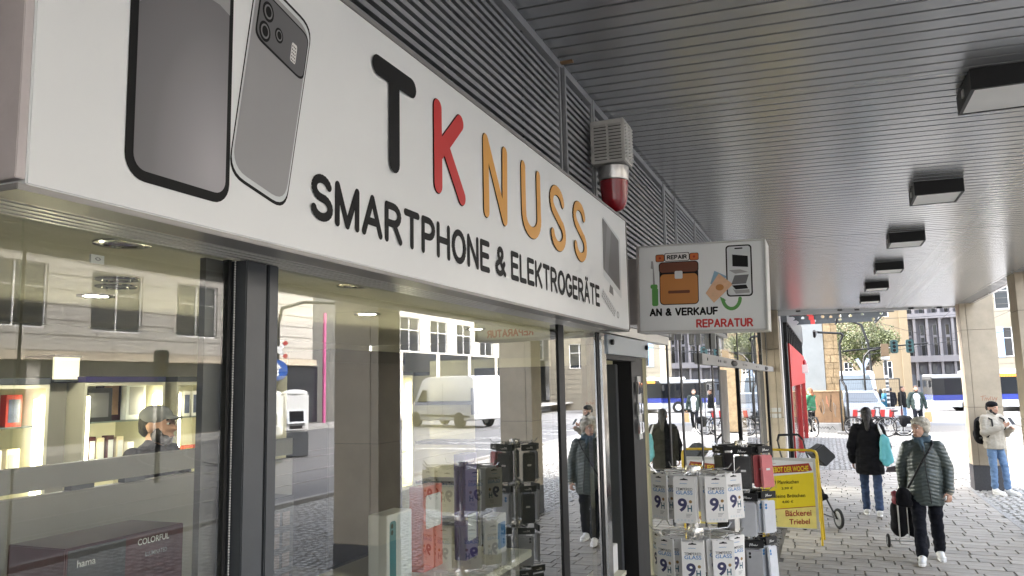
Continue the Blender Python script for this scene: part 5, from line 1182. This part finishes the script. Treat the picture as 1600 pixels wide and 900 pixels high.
# bicycles (along local Y, front at -Y)
def bike(label,loc,rotz,bag=None,paint=blackp):
    t=thing('bicycle',label,'bicycle',loc,rotz,'parked bicycles')
    for y in(-.54,.54):
        wq=MB().torus((0,y,.34),.325,.018,'x',28,8).build('wheel',rubber,t,local=True,smooth=True)
        q=MB().torus((0,y,.34),.302,.010,'x',28,6)
        for i in range(14):
            a=2*math.pi*i/14; q.cyl((0,y,.34),(0,y+.30*math.cos(a),.34+.30*math.sin(a)),.0016,n=4)
        q.cyl((-.04,y,.34),(.04,y,.34),.022); q.build('rim',alu,wq,local=True)
        m=MB()
        for i in range(9):
            a=R_(20+140*i/9);b=R_(20+140*(i+1)/9); m.add([(-.03,y+.36*math.cos(a),.34+.36*math.sin(a)),(.03,y+.36*math.cos(a),.34+.36*math.sin(a)),(.03,y+.36*math.cos(b),.34+.36*math.sin(b)),(-.03,y+.36*math.cos(b),.34+.36*math.sin(b)),(-.03,y+.368*math.cos(a),.34+.368*math.sin(a)),(.03,y+.368*math.cos(a),.34+.368*math.sin(a)),(.03,y+.368*math.cos(b),.34+.368*math.sin(b)),(-.03,y+.368*math.cos(b),.34+.368*math.sin(b))],[(0,1,2,3),(7,6,5,4),(0,4,5,1),(2,6,7,3),(1,5,6,2),(0,3,7,4)])
        m.build('mudguard',paint,t,local=True)
    f=MB(); bb=(0,.10,.29); sd=(0,.24,.80); hd=(0,-.34,.86); hd2=(0,-.38,.70)
    for a,b in((bb,sd),(bb,hd2),((0,.20,.62),hd2),(hd,(0,-.40,.62))): f.cyl(a,b,.016,n=8)
    for sx in(-.05,.05):
        f.cyl((sx*.4,.10,.29),(sx,.54,.34),.010,n=6).cyl((sx*.4,.22,.74),(sx,.54,.34),.009,n=6).cyl((sx*.6,-.40,.64),(sx,-.54,.34),.011,n=6)
    f.cyl((0,.30,.70),(0,.80,.70),.006,n=6).cyl((-.06,.3,.70),(-.06,.82,.70),.006,n=6).cyl((.06,.3,.70),(.06,.82,.70),.006,n=6).cyl((.05,.54,.34),(.06,.7,.70),.005,n=5).cyl((-.05,.54,.34),(-.06,.7,.70),.005,n=5)
    f.build('frame',paint,t,local=True,smooth=True)
    MB().tube([(-.29,-.22,1.0),(-.22,-.33,1.02),(-.06,-.36,.98),(.06,-.36,.98),(.22,-.33,1.02),(.29,-.22,1.0)],.012,8).cyl((0,-.34,.85),(0,-.36,.98),.013).build('handlebar',blackp,t,local=True,smooth=True)
    MB().ell((0,.28,.88),(.085,.13,.035)).cyl((0,.24,.78),(0,.26,.87),.012).build('saddle',blackp,t,local=True,smooth=True)
    q=MB().lathe((.045,.10,.29),[(.09,-.004),(.09,.004)],20,'x').cyl((-.08,.10,.29),(.08,.10,.29),.012); q.cyl((.07,.10,.29),(.07,.05,.13),.009).cyl((-.07,.10,.29),(-.07,.15,.45),.009); q.box(.07,.0,.11,.15,.10,.13).box(-.15,.10,.44,-.07,.20,.46); q.build('crank',alu,t,local=True)
    if bag:
        o=blend('pannier_bag',[('c',(.11,.52,.42),(.11,.52,.62),.10,.12,1.2),('c',(.11,.70,.50),(.11,.70,.62),.08,.09,1.2)],bag,t,.025,2,wrinkle(.02,8))
    return t
bike('bicycle with a black pannier leaning before the red and white barrier',(1.88,30.85,0),R_(-82),blackcloth)
bike('second bicycle, half hidden behind the person in the black coat',(1.32,30.6,0),R_(75))
bike('bicycle held by the person in the green vest beside the red shop',(-.66,30.9,0),R_(200))
# red and white barriers
for i,(x,y,rz,l) in enumerate(((1.55,31.35,0,'red and white barrier board behind the parked bicycles'),(2.47,32.1,R_(82),'white barrier board end-on beside the walking person'))):
    t=thing('road_barrier',l,'barrier',(x,y,0),rz,'road works barriers')
    L_=.83 if i==0 else .7
    MB().box(-L_,-.02,.06,-L_+.05,.02,1.0).box(L_-.05,-.02,.06,L_,.02,1.0).box(-L_+.05,-.015,.95,L_-.05,.015,1.0).box(-L_+.05,-.015,.18,L_-.05,.015,.23).build('frame',whitecar,t,local=True)
    MB().box(-L_+.05,-.014,.62,L_-.05,.014,.93).build('board',whitecar,t,local=True)
    x0=-L_+.08; k=0
    while x0<L_-.2:
        q=MB()
        for s_ in(-1,1): q.add([(x0,s_*.0155,.64),(x0+.16,s_*.0155,.64),(x0+.19,s_*.0155,.91),(x0+.03,s_*.0155,.91)],[(0,1,2,3)])
        q.build('red_stripe',red,t,local=True); x0+=.30
    q=MB()
    for k in range(9): q.box(-L_+.12+k*(2*L_-.24)/8.5,-.008,.23,-L_+.15+k*(2*L_-.24)/8.5,.008,.62)
    q.build('bars',whitecar,t,local=True)
    for xx in(-L_+.02,L_-.02): MB().box(xx-.10,-.30,0,xx+.10,.30,.08).build('foot',rubber,t,local=True,bevel=.01)
# site fence with translucent sheet
t=thing('site_fence','tall wire site fence panel in front of the white van','fence',(1.45,31.9,0))
MB().tube([(-1.0,0,.0),(-1.0,0,2.0),(1.02,0,2.0),(1.02,0,.0)],.021,8).tube([(-1,0,.15),(1.02,0,.15)],.018,8).build('frame',mat('zinc',(0,0,0)),t,local=True,smooth=True)
q=MB()
for i in range(1,34): q.cyl((-1.0+i*.06,0,.15),(-1.0+i*.06,0,2.0),.0022,n=4,caps=False)
for i in range(1,10): q.cyl((-1,0,.15+i*.19),(1.02,0,.15+i*.19),.0022,n=4,caps=False)
q.build('mesh',mat('zinc',(0,0,0)),t,local=True); MB().box(-1.2,-.2,0,-.8,.2,.10).box(.85,-.2,0,1.2,.2,.10).build('foot',kerbm,t,local=True,bevel=.02)
# pushchair behind the A-board
t=thing('pushchair','black pushchair with a transparent grey rain cover behind the yellow board','pushchair',(-.36,12.35,0),R_(25))
q=MB()
for sx in(-.22,.22):
    q.tube([(sx,-.40,.14),(sx,.05,.52),(sx*.9,.42,.98),(sx*.9,.50,1.16)],.013,8).tube([(sx,.38,.14),(sx,.05,.52)],.012,8).tube([(sx,-.40,.14),(sx,.38,.14)],.010,8)
q.tube([(-.20,.50,1.16),(-.15,.56,1.24),(.15,.56,1.24),(.20,.50,1.16)],.017,8); q.build('frame',blackp,t,local=True,smooth=True)
blend('seat',[('c',(-.14,.0,.45),(.14,.0,.45),.07,.07),('c',(-.14,.22,.85),(.14,.22,.85),.05,.05),('c',(-.14,.08,.5),(-.14,.22,.85),.06,.05),('c',(.14,.08,.5),(.14,.22,.85),.06,.05),('c',(0,.08,.5),(0,.22,.85),.06,.05),('c',(-.14,-.25,.42),(.14,-.25,.42),.05,.05),('c',(0,-.25,.42),(0,0,.45),.12,.12,.5)],blackcloth,t,.025,2,wrinkle(.01,8))
MB().hexa([(.14,-.36,.84),(.34,-.30,.98),(.32,-.14,.98),(.12,-.14,.84)],[(.00,-.24,1.04),(.20,-.18,1.16),(.18,-.02,1.16),(-.02,-.04,1.04)]).build('rain_cover',mat('smoky_plastic',(0.035,0.035,0.034),0.35,var=.3,scale=6),t,local=True,bevel=.02)
for sx in(-.25,.25):
    for y,r in((-.40,.14),(.38,.15)):
        wq=MB().torus((sx,y,r),r-.022,.022,'x',24,8).build('wheel',rubber,t,local=True,smooth=True); MB().lathe((sx-.012,y,r),[(r-.035,0),(.02,-.005),(.02,.03),(r-.035,.024)],16,'x').build('rim',greyprint,wq,local=True)

# ================================================================== FAR BUILDINGS
# red and black shop front beyond the pilaster
t=thing('red_shop','black shop front with a red portal beyond the stone pilaster','shop front',(-.75,24,0))
MB().box(-1.6,17.62,0,-.80,30.2,3.9).build('wall',anth,t)
MB().box(-.80,17.62,3.30,-.70,30.2,3.9).build('lintel',anth,t)
y=17.8; k=0
while y<29.5:
    MB().box(-.80,y,2.86,-.72,y+.10,3.298).build('fin',blackp,t); MB().box(-.798,y+.10,2.86,-.79,y+1.0,3.298).build('window',windark,t); y+=1.05
MB().box(-.80,17.7,0,-.735,17.85,2.86).box(-.80,17.86,0,-.735,18.05,2.86).build('post',blackp,t)
MB().box(-.80,18.1,1.92,-.70,30.0,2.86).build('red_panel',mat('red_panel',(0.40,0.03,0.025),0.65,var=.06,spec=.25),t,bevel=.004)
for y in(18.1,24.0,29.7): MB().box(-.80,y,0,-.705,y+.22,1.918).build('red_post',red,t)
for a,b in((18.33,23.99),(24.23,29.69)): MB().box(-.799,a,.05,-.785,b,1.9).build('window_pane',windark,t)
# perforated steel canopy
t=thing('perforated_canopy','dark steel boards with round holes hung above the red shop entrance','canopy',(.3,22.5,3.6))
rg=random.Random(8); dsteel=mat('dark_steel',(0.05,0.055,0.058),0.7,var=.15,spec=.2)
for j,(yy,za,zb) in enumerate(((19.0,3.50,3.64),(21.5,3.58,3.72),(24.5,3.66,3.82))):
    rg2=random.Random(30+j); t_m=MB(); x0=-.78; n=10; cw=2.26/n; zc=(za+zb)/2
    for i in range(n):
        a,b=x0+cw*i,x0+cw*(i+1); cx=(a+b)/2+rg2.uniform(-.035,.035); cy=zc+rg2.uniform(-.02,.02)
        if rg2.random()<.2: t_m.box(a,yy,za,b,yy+.012,zb); continue
        o_=[(b,cy),(b,zb),(cx,zb),(a,zb),(a,cy),(a,za),(cx,za),(b,za)]; r=rg2.uniform(.034,.046)
        n_=[(cx+r*math.cos(R_(45*k)),cy+r*math.sin(R_(45*k))) for k in range(8)]
        vs=[(p[0],yy,p[1]) for p in o_]+[(p[0],yy,p[1]) for p in n_]+[(p[0],yy+.012,p[1]) for p in o_]+[(p[0],yy+.012,p[1]) for p in n_]; fs=[]
        for k in range(8):
            m=(k+1)%8; fs+=[(k,m,8+m,8+k),(16+k,24+k,24+m,16+m),(8+k,8+m,24+m,24+k)]
        t_m.add(vs,fs)
    t_m.build('perforated_board',dsteel,t); MB().box(-.32,yy-.012,za,-.20,yy-.002,zb).build('red_band',red,t)
for xx in(-.76,.35,1.46): MB().box(xx,18.9,3.70,xx+.05,26,3.74).build('bearer',dsteel,t)
# old sandstone building
t=thing('sandstone_building','old sandstone building with a grey rendered strip and a boarded base','building',(-1,36,0))
MB().box(-6,33.05,0,.47,43,9).build('wall',oldstone,t); MB().box(-2.2,33.0,1.6,-.03,33.05,9).build('render_panel',render_,t)
y0=0.0
def stones(x0,x1,za,zb,yf,px,pz,par,seed):
    rg=random.Random(seed); z=za; me={}
    while z<zb-.05:
        h=min(pz*rg.uniform(.85,1.15),zb-z); x=x0
        while x<x1-.02:
            w_=min(px*rg.uniform(.7,1.3),x1-x)
            if x1-x-w_<.08: w_=x1-x
            d=rg.uniform(-.006,.012)
            MB().box(x+.006,yf-.03-d,z+.006,x+w_-.006,yf+.02,z+h-.006).build('stone',oldstone,par,bevel=.006); x+=w_
        z+=h
stones(-.02,.50,1.60,4.3,33.05,.30,.28,t,3)
MB().box(-.02,33.02,4.3,.50,33.05,9).build('upper_stone',oldstone,t)
stones(.44,.56,0,1.6,32.98,.2,.42,t,4)
bq=thing('board_cladding','graffiti stained brown boards fixed over the foot of the sandstone building','boards',(-.05,33,.37))
for a,b in((-.62,-.20),(-.19,.12),(.13,.42)): MB().box(a,32.93,.37,b,32.97,1.56).build('board',mat('stained_board',(0.19,0.11,0.055),0.8,var=.35,scale=3,obj_random=.08),bq)
MB().box(-.66,32.9,1.561,.44,33.0,1.60).build('cap_rail',mat('pale_wood',(0.45,0.33,0.2),0.8),bq)
Pg=Print((0,32.925,0),(1,0,0),(0,0,1)); rg=random.Random(6)
for k in range(7): Pg.stroke('graffiti',[[(-.55+.13*k+rg.uniform(-.05,.05),rg.uniform(.5,1.45)) for _ in range(4)]],.018,[mat('grey_marker',(0,0,0)),mat('red_marker',(0,0,0)),blackprint][k%3],bq,.001)
bs=thing('concrete_plinth','grey concrete block along the foot of the brown boards','plinth',(0,32.7,0)); MB().box(-.70,32.55,-.03,.42,32.89,.36).build('block',kerbm,bs,bevel=.01)
Pg=Print((0,32.548,0),(1,0,0),(0,0,1)); Pg.stroke('graffiti',[[(-.5+.05*i,.16+.07*(i%2)) for i in range(11)],[(-.1,.24),(.0,.12),(.1,.25),(.2,.12)]],.014,blackprint,bs,.0)
dp=thing('drain_pipe','grey drain pipe running from the canopy to the sandstone corner','pipe',(.55,32.9,0))
MB().tube([(-.26,26.4,3.57),(-.26,26.6,3.40),(-.24,32.6,3.86),(-.15,32.75,3.85),(.62,32.75,3.78),(.70,32.8,3.70),(.56,32.85,3.4),(.56,32.85,1.95),(.66,32.7,1.75),(.70,32.65,1.45),(.68,32.7,.05)],.045,10).build('pipe',mat('zinc',(0.17,0.18,0.185),0.5,.2),dp,smooth=True)
sl_=thing('siren_lamp','small grey alarm lamp with a red cap on the red shop wall','alarm lamp',(-.62,26.8,2.3)); MB().box(-.70,26.7,2.25,-.52,26.9,2.52).build('case',plasticgrey,sl_,bevel=.01); MB().lathe((-.61,26.8,0),[(.06,2.521),(.055,2.62),(.02,2.68),(.001,2.69)],12).build('red_lens',beaconred,sl_,smooth=True)
# distant facades
def facade(name,label,cat,org,u,Wd,Ht,dp,wallm,cols,rows,x0,dx,ww,z0,dz,wh,winm=windark,grp=None):
    """window grid on a plane from org along unit u; wall built as piers and spandrels round real openings"""
    t=thing(name,label,cat,org,math.atan2(u[1],u[0]),grp)
    zs=[z0+dz*r for r in range(rows)]; q=MB(); last=-.6
    for z in zs: q.box(0,0,last,Wd,dp,z); last=z+wh
    q.box(0,0,last,Wd,dp,Ht)
    for z in zs:
        e=0
        for c in range(cols):
            a=x0+dx*c; q.box(e,.002,z,a,dp,z+wh); e=a+ww
        q.box(e,.002,z,Wd,dp,z+wh)
    q.box(0,dp,-.6,Wd,dp+6,Ht)
    q.build('wall',wallm,t,local=True)
    wmsh=MB().box(0,.16,0,ww,.20,wh).mesh('window',winm)
    fr=MB(); fr.box(0,.10,0,.06,.16,wh).box(ww-.06,.10,0,ww,.16,wh).box(.06,.10,wh-.06,ww-.06,.16,wh).box(.06,.10,0,ww-.06,.16,.06).box(ww/2-.03,.10,.06,ww/2+.03,.16,wh-.06).box(.06,.10,wh*.62,ww/2-.03,.16,wh*.62+.05).box(ww/2+.03,.10,wh*.62,ww-.06,.16,wh*.62+.05); fm=fr.mesh('frame',card)
    for z in zs:
        for c in range(cols):
            o=link('window',wmsh,t,(x0+dx*c,0,z)); link('frame',fm,o)
    return t
# tan building along the street behind the tree
facade('tan_building','tan rendered building with small white framed windows behind the tree','building',(1.0,84,-.75),(1,.0,0),5.9,16,.3,tanwall,3,4,.7,1.75,.8,2.6,3.0,1.7)
MB_=MB().box(6.9,83.7,-.75,7.6,84.3,16); tq_=thing('corner_strip','pale sandstone corner strip of the tan building','wall',(7.2,84,-.75)); MB_.build('wall',tanwall,tq_)
# modern gridded office building
t=thing('office_building','pale lilac office building with a white concrete grid','building',(7.65,92,-.75))
bx=[7.65+1.16*i for i in range(6)]; x0,x1=7.65,15.2
MB().box(x0,93.0,-.75,x1,104,16).build('wall',palepanel,t)
nb=6; bw=(13.6-x0)/5
for i in range(8): 
    x=x0+bw*i
    if x<x1: MB().box(x,92.2,3.9,x+.26,93.0,16).build('pier',palewall,t)
for z,h in((3.5,.65),(8.05,.55),(12.2,.5)): MB().box(x0,92.1,z,x1,92.995,z+h).build('band',palewall,t)
for i in range(7):
    xa=x0+bw*i+.26; xb=xa+bw-.26
    if xb>x1: break
    for z in(4.15,8.6,12.7):
        wq=MB().box(xb-.46,92.86,z,xb-.14,92.98,z+3.2).build('window',windark,t)
        MB().box(xb-.52,92.80,z,xb-.462,92.97,z+3.3).box(xb-.138,92.80,z,xb-.08,92.97,z+3.3).box(xb-.46,92.80,z+1.9,xb-.14,92.855,z+2.15).build('frame',palewall,wq)
        q=MB()
        for k in range(4): q.box(xb-.46+k*.10,92.72,z-.02,xb-.43+k*.10,92.75,z+1.0)
        q.box(xb-.50,92.72,z+1.0,xb-.10,92.75,z+1.05); q.build('railing',blackp,wq)
    MB().box(xa-.26,92.3,-.75,xa-.02,92.9,3.5).build('column',palewall,t)
    MB().box(xa+.05,92.9,-.75,xb-.05,92.98,2.2).build('ground_window',mat('grey_shutter',(0.20,0.22,0.26),0.4),t)
    MB().box(xa+.15,92.85,2.3,xa+.55,92.98,3.1).build('notice',midprint,t)
# beige corner building right of the pillar
t=facade('beige_building','beige stone building with a large blue framed window above the orange display bus','building',(13.6,80,-.75),(1,0,0),12,16,.35,mat('beige_facade',(0.25,0.22,0.165),.85,var=.1,scale=1),3,3,.7,3.4,2.2,4.35,4.2,2.6)
for k in range(12): MB().box(13.55,79.97,.4+k*.52+(4.2 if k>6 else 0),25.6,79.999,.42+k*.52+(4.2 if k>6 else 0)).build('stone_joint',jointm,t)
MB().box(14.25,79.93,3.55,14.75,79.99,6.2).build('blue_shutter',mat('blue_shutter',(0.25,0.38,0.55),0.5),t)
# building across the street (reflected in the shop windows)
t=facade('stone_block','long pale stone building across the street, seen reflected in the shop windows','building',(25.6,-40,0),(0,1,0),78,11.6,.5,stone2,17,2,3.2,4.55,2.6,4.6,3.7,2.5)
t.matrix_basis=Matrix.Translation((25.6,38,0))@Matrix.Rotation(R_(-90),4,'Z')
for k in range(19):
    z=3.75+k*.6; MB().box(25.58,-40,z,25.597,38,z+.025).build('stone_course',jointm,t)
for k in range(13):
    y0=-39+6*k; MB().box(25.52,y0,.15,25.58,y0+5.4,3.35).build('shop_window',windark,t)
MB().box(25.3,-40,3.38,25.575,38,3.72).build('cornice',stone,t)
t.matrix_basis=t.matrix_basis
t2=facade('glass_corner_building','stone building with a glazed ground floor beyond the side street, reflected in the wide window','building',(27,44,-.3),(0,1,0),50,12,.5,stone2,10,2,2.0,4.8,3.0,5.2,3.8,2.6)
t2.matrix_basis=Matrix.Translation((27,94,-.5))@Matrix.Rotation(R_(-90),4,'Z')
for k in range(8): MB().box(26.92,45+6*k,.2,26.98,50.2+6*k,4.6).build('shop_window',windark,t2)
dpk=thing('pink_pole','thin pink painted pole at the corner across the street','pole',(25.2,38.6,0)); MB().cyl((25.2,38.6,0),(25.2,38.6,6.5),.10,n=10).build('pole',mat('pink_paint',(0.45,0.09,0.22),0.5),dpk,smooth=True)
# closing side of the square behind the camera
facade('grey_row','grey rendered row of houses behind the camera across the square','building',(26,-58,0),(-1,0,0),40,14,.4,render_,9,4,1.5,4.2,1.4,1.2,3.2,1.9)

# ================================================================== SIGNALS, POLES, MACHINES, TREE
def signal(label,loc,rotz,h,arm=0):
    t=thing('traffic_light',label,'traffic light',loc,rotz,'traffic lights')
    MB().cyl((0,0,0),(0,0,h),.06,.045,12).build('pole',mat('zinc',(0,0,0)),t,local=True,smooth=True)
    MB().box(-.15,-.14,h-.85,.15,.10,h+.0).build('housing',signalgreen,t,local=True,bevel=.03)
    for k,z in enumerate((h-.15,h-.42,h-.69)):
        MB().lathe((0,-.145,z),[(.10,.0),(.09,-.006),(.001,-.012)],14,'y').build('lens',[mat('signal_red',(0.12,0.01,0.01),0.3),mat('signal_amber',(0.14,0.07,0.01),0.3),mat('signal_green',(0.02,0.12,0.07),0.3)][k],t,local=True)
        MB().lathe((0,-.15,z+.02),[(.115,0.0),(.115,-.14)],12,'y',caps=False).build('visor',signalgreen,t,local=True)
    return t
signal('slim traffic light on the kerb, reflected in the left shop window',(12.7,14.3,-.02),R_(-60),3.1)
t=thing('sign_post','tall post with a curved lamp arm, blue arrow sign and small crosses across the rails','sign post',(13.0,19.0,0))
MB().tube([(0,0,0),(0,0,4.0),(-.1,.1,4.5),(-.7,.7,4.75),(-2.0,2.0,4.85)],.05,10).build('post',mat('zinc',(0,0,0)),t,local=True,smooth=True)
rt=Matrix.Rotation(R_(-52),4,'Z')
MB().lathe((0,-.08,2.65),[(.30,0),(.30,-.02),(.001,-.021)],24,'y').build('blue_disc',mat('sign_blue',(0.02,0.10,0.40),0.4),t,local=True)
MB().prism([(-.04,-.18),(.04,-.18),(.04,.05),(.12,.05),(0,.2),(-.12,.05),(-.04,.05)],(0,-.105,2.65),(1,0,0),(0,0,1),(0,-.006,0)).build('arrow',card,t,local=True)
for sx in(-1,1):
    MB().prism([(-.35,-.06),(.35,-.06),(.35,.06),(-.35,.06)],(0,-.09-.012*sx,3.25),Vector((.75,0,.66*sx)).normalized(),Vector((-.66*sx,0,.75)).normalized(),(0,-.008,0)).build('cross_arm',card,t,local=True)
    for e_ in(-.35,.23): MB().prism([(e_,-.06),(e_+.12,-.06),(e_+.12,.06),(e_,.06)],(0,-.0985-.012*sx,3.25),Vector((.75,0,.66*sx)).normalized(),Vector((-.66*sx,0,.75)).normalized(),(0,-.003,0)).build('cross_tip',red,t,local=True)
t.rotation_euler[2]=R_(-35)
for i,(x,y) in enumerate(((12.95,18.5),(13.6,20.6))):
    t=thing('ticket_machine','grey ticket machine with a slanted screen, %s of the pair reflected in the wide window'%('left' if i==0 else 'right'),'ticket machine',(x,y,0),R_(-50),'ticket machines')
    MB().box(-.40,-.25,0,.40,.25,.75).build('base',anth,t,local=True,bevel=.02); MB().box(-.40,-.27,.752,.40,.27,1.95).build('cabinet',plasticgrey,t,local=True,bevel=.06)
    MB().hexa([(-.30,-.36,1.02),(.30,-.36,1.02),(.30,-.26,1.02),(-.30,-.26,1.02)],[(-.30,-.29,1.45),(.30,-.29,1.45),(.30,-.26,1.45),(-.30,-.26,1.45)]).build('screen_case',silverprint,t,local=True); MB().add([(-.22,-.357,1.08),(.22,-.357,1.08),(.22,-.302,1.40),(-.22,-.302,1.40)],[(0,1,2,3)]).build('screen',carglass,t,local=True)
    MB().box(-.2,-.275,.85,.2,-.271,.95).build('ticket_slot',dark,t,local=True); MB().ell((0,0,1.95),(.42,.29,.12)).build('hood',plasticgrey,t,local=True,smooth=True)
# mast with signals and lamp beyond the fence
t=thing('signal_mast','dark signal mast plastered with stickers, two traffic lights on its arm','traffic light',(2.72,42,gz(42)),0,'traffic lights')
MB().cyl((0,0,0),(0,0,3.62),.075,.065,12).build('pole',anth,t,local=True,smooth=True); MB().box(-.17,-.16,3.15,.17,.16,3.75).build('box_head',mat('rust_box',(0.25,0.17,0.10),0.7),t,local=True,bevel=.02); MB().lathe((0,0,0),[(.10,2.95),(.2,3.0),(.2,3.13),(.1,3.14)],14).build('lantern',card,t,local=True,smooth=True)
MB().tube([(-1.9,0,3.45),(0,0,3.60),(1.9,0,3.72)],.035,8).build('arm',mat('zinc',(0,0,0)),t,local=True,smooth=True)
for x in(.42,1.10):
    hq=MB().box(x-.17,-.14,3.28,x+.17,.12,3.92).build('housing',mat('teal_housing',(0.02,0.07,0.07),0.5),t,local=True,bevel=.04)
    for z in(3.42,3.60,3.78): MB().lathe((x,-.145,z),[(.075,0),(.06,-.01),(.001,-.015)],12,'y').build('lens',blackprint,hq,local=True)
rg=random.Random(9)
for k in range(7): MB().box(-.075,-.083,.9+k*.2,.06,-.072,.9+k*.2+rg.uniform(.08,.15)).build('sticker',[card,silverprint,plasticgrey][k%3],t,local=True)
t=thing('street_lamp','grey street lamp with a curved arm beyond the fence','lamp',(1.86,45.2,gz(45)))
MB().tube([(0,0,0),(0,0,2.9),(.08,0,3.3),(.35,0,3.6),(1.1,0,3.75)],.05,10).build('pole',mat('zinc',(0,0,0)),t,local=True,smooth=True); MB().ell((1.15,0,3.74),(.25,.09,.05)).build('head',plasticgrey,t,local=True,smooth=True)
t=thing('crossing_sign','pale blue and white diagonal cross sign at the rail crossing','sign',(1.86,45.9,gz(46)))
MB().cyl((0,0,0),(0,0,2.8),.03,n=8).build('post',mat('zinc',(0,0,0)),t,local=True)
for s_ in(-1,1): MB().prism([(-.62,-.085),(.62,-.085),(.62,.085),(-.62,.085)],(0,-.05-.02*s_,2.68),Vector((.45,0,.89*s_)).normalized(),Vector((-.89*s_,0,.45)).normalized(),(0,-.012,0)).build('cross_arm',mat('pale_blue_sign',(0.42,0.52,0.68),0.5),t,local=True)
t=thing('lamp_pole','grey curved pole in front of the tan building','pole',(3.0,60,gz(60))); MB().tube([(0,0,0),(-.05,0,3.0),(-.15,0,5.0),(-.5,0,6.2),(-1.3,0,6.6)],.085,10).build('pole',mat('zinc',(0,0,0)),t,local=True,smooth=True)
wq=thing('overhead_wires','thin tram wires strung across the square','wires',(8,50,6))
q=MB()
for a,b in(((2,44,3.2),(26,60,8.5)),((-3,52,5.6),(26,70,8.0)),((6,20,6.6),(10,110,6.6)),((10,20,6.6),(13,110,6.6)),((3.2,52,5.3),(13.6,80,5.4)),((7.7,92,5.2),(3,50,5.4))):
    n=10; pts=[Vector(a).lerp(Vector(b),i/n)-Vector((0,0,.5*math.sin(math.pi*i/n))) for i in range(n+1)]
    for p_,q_ in zip(pts[:-1],pts[1:]): q.cyl(p_,q_,.014,n=5,caps=False)
q.build('wire',blackp,wq)
# tree
t=thing('street_tree','yellowish green street tree in front of the tan building','tree',(2.5,62,gz(62)))
q=MB(); rg=random.Random(12)
q.cyl((0,0,0),(0,0,2.6),.22,.16,10)
tips=[]
for i in range(11):
    a=rg.uniform(0,6.28); L_=rg.uniform(1.6,2.9); p0=Vector((0,0,2.2+rg.uniform(0,1.2))); p1=p0+Vector((math.cos(a)*L_*.6,math.sin(a)*L_*.6,L_*.75)); q.cyl(p0,p1,.07,.03,6); tips.append(p1)
    for j in range(3):
        p2=p1+Vector((rg.uniform(-.8,.8),rg.uniform(-.8,.8),rg.uniform(.2,1.0))); q.cyl(p1,p2,.03,.012,5); tips.append(p2)
q.build('trunk',bark,t,local=True)
q=MB()
for c in tips+[Vector((rg.uniform(-2,2),rg.uniform(-2,2),rg.uniform(4.0,7.0))) for _ in range(26)]:
    R0=rg.uniform(.45,.85)
    for k in range(150):
        d=Vector((rg.gauss(0,1),rg.gauss(0,1),rg.gauss(0,.8))); d.normalize(); p=c+d*R0*rg.uniform(.3,1)**.6; s=rg.uniform(.05,.10)
        u=Vector((rg.gauss(0,1),rg.gauss(0,1),rg.gauss(0,1))).normalized(); v=u.orthogonal().normalized()
        q.add([p-u*s,p+v*s*.6,p+u*s,p-v*s*.6],[(0,1,2,3)])
me=q.mesh('crown',leafm,fix=False); o=link('crown',me,t); o['kind']='stuff'
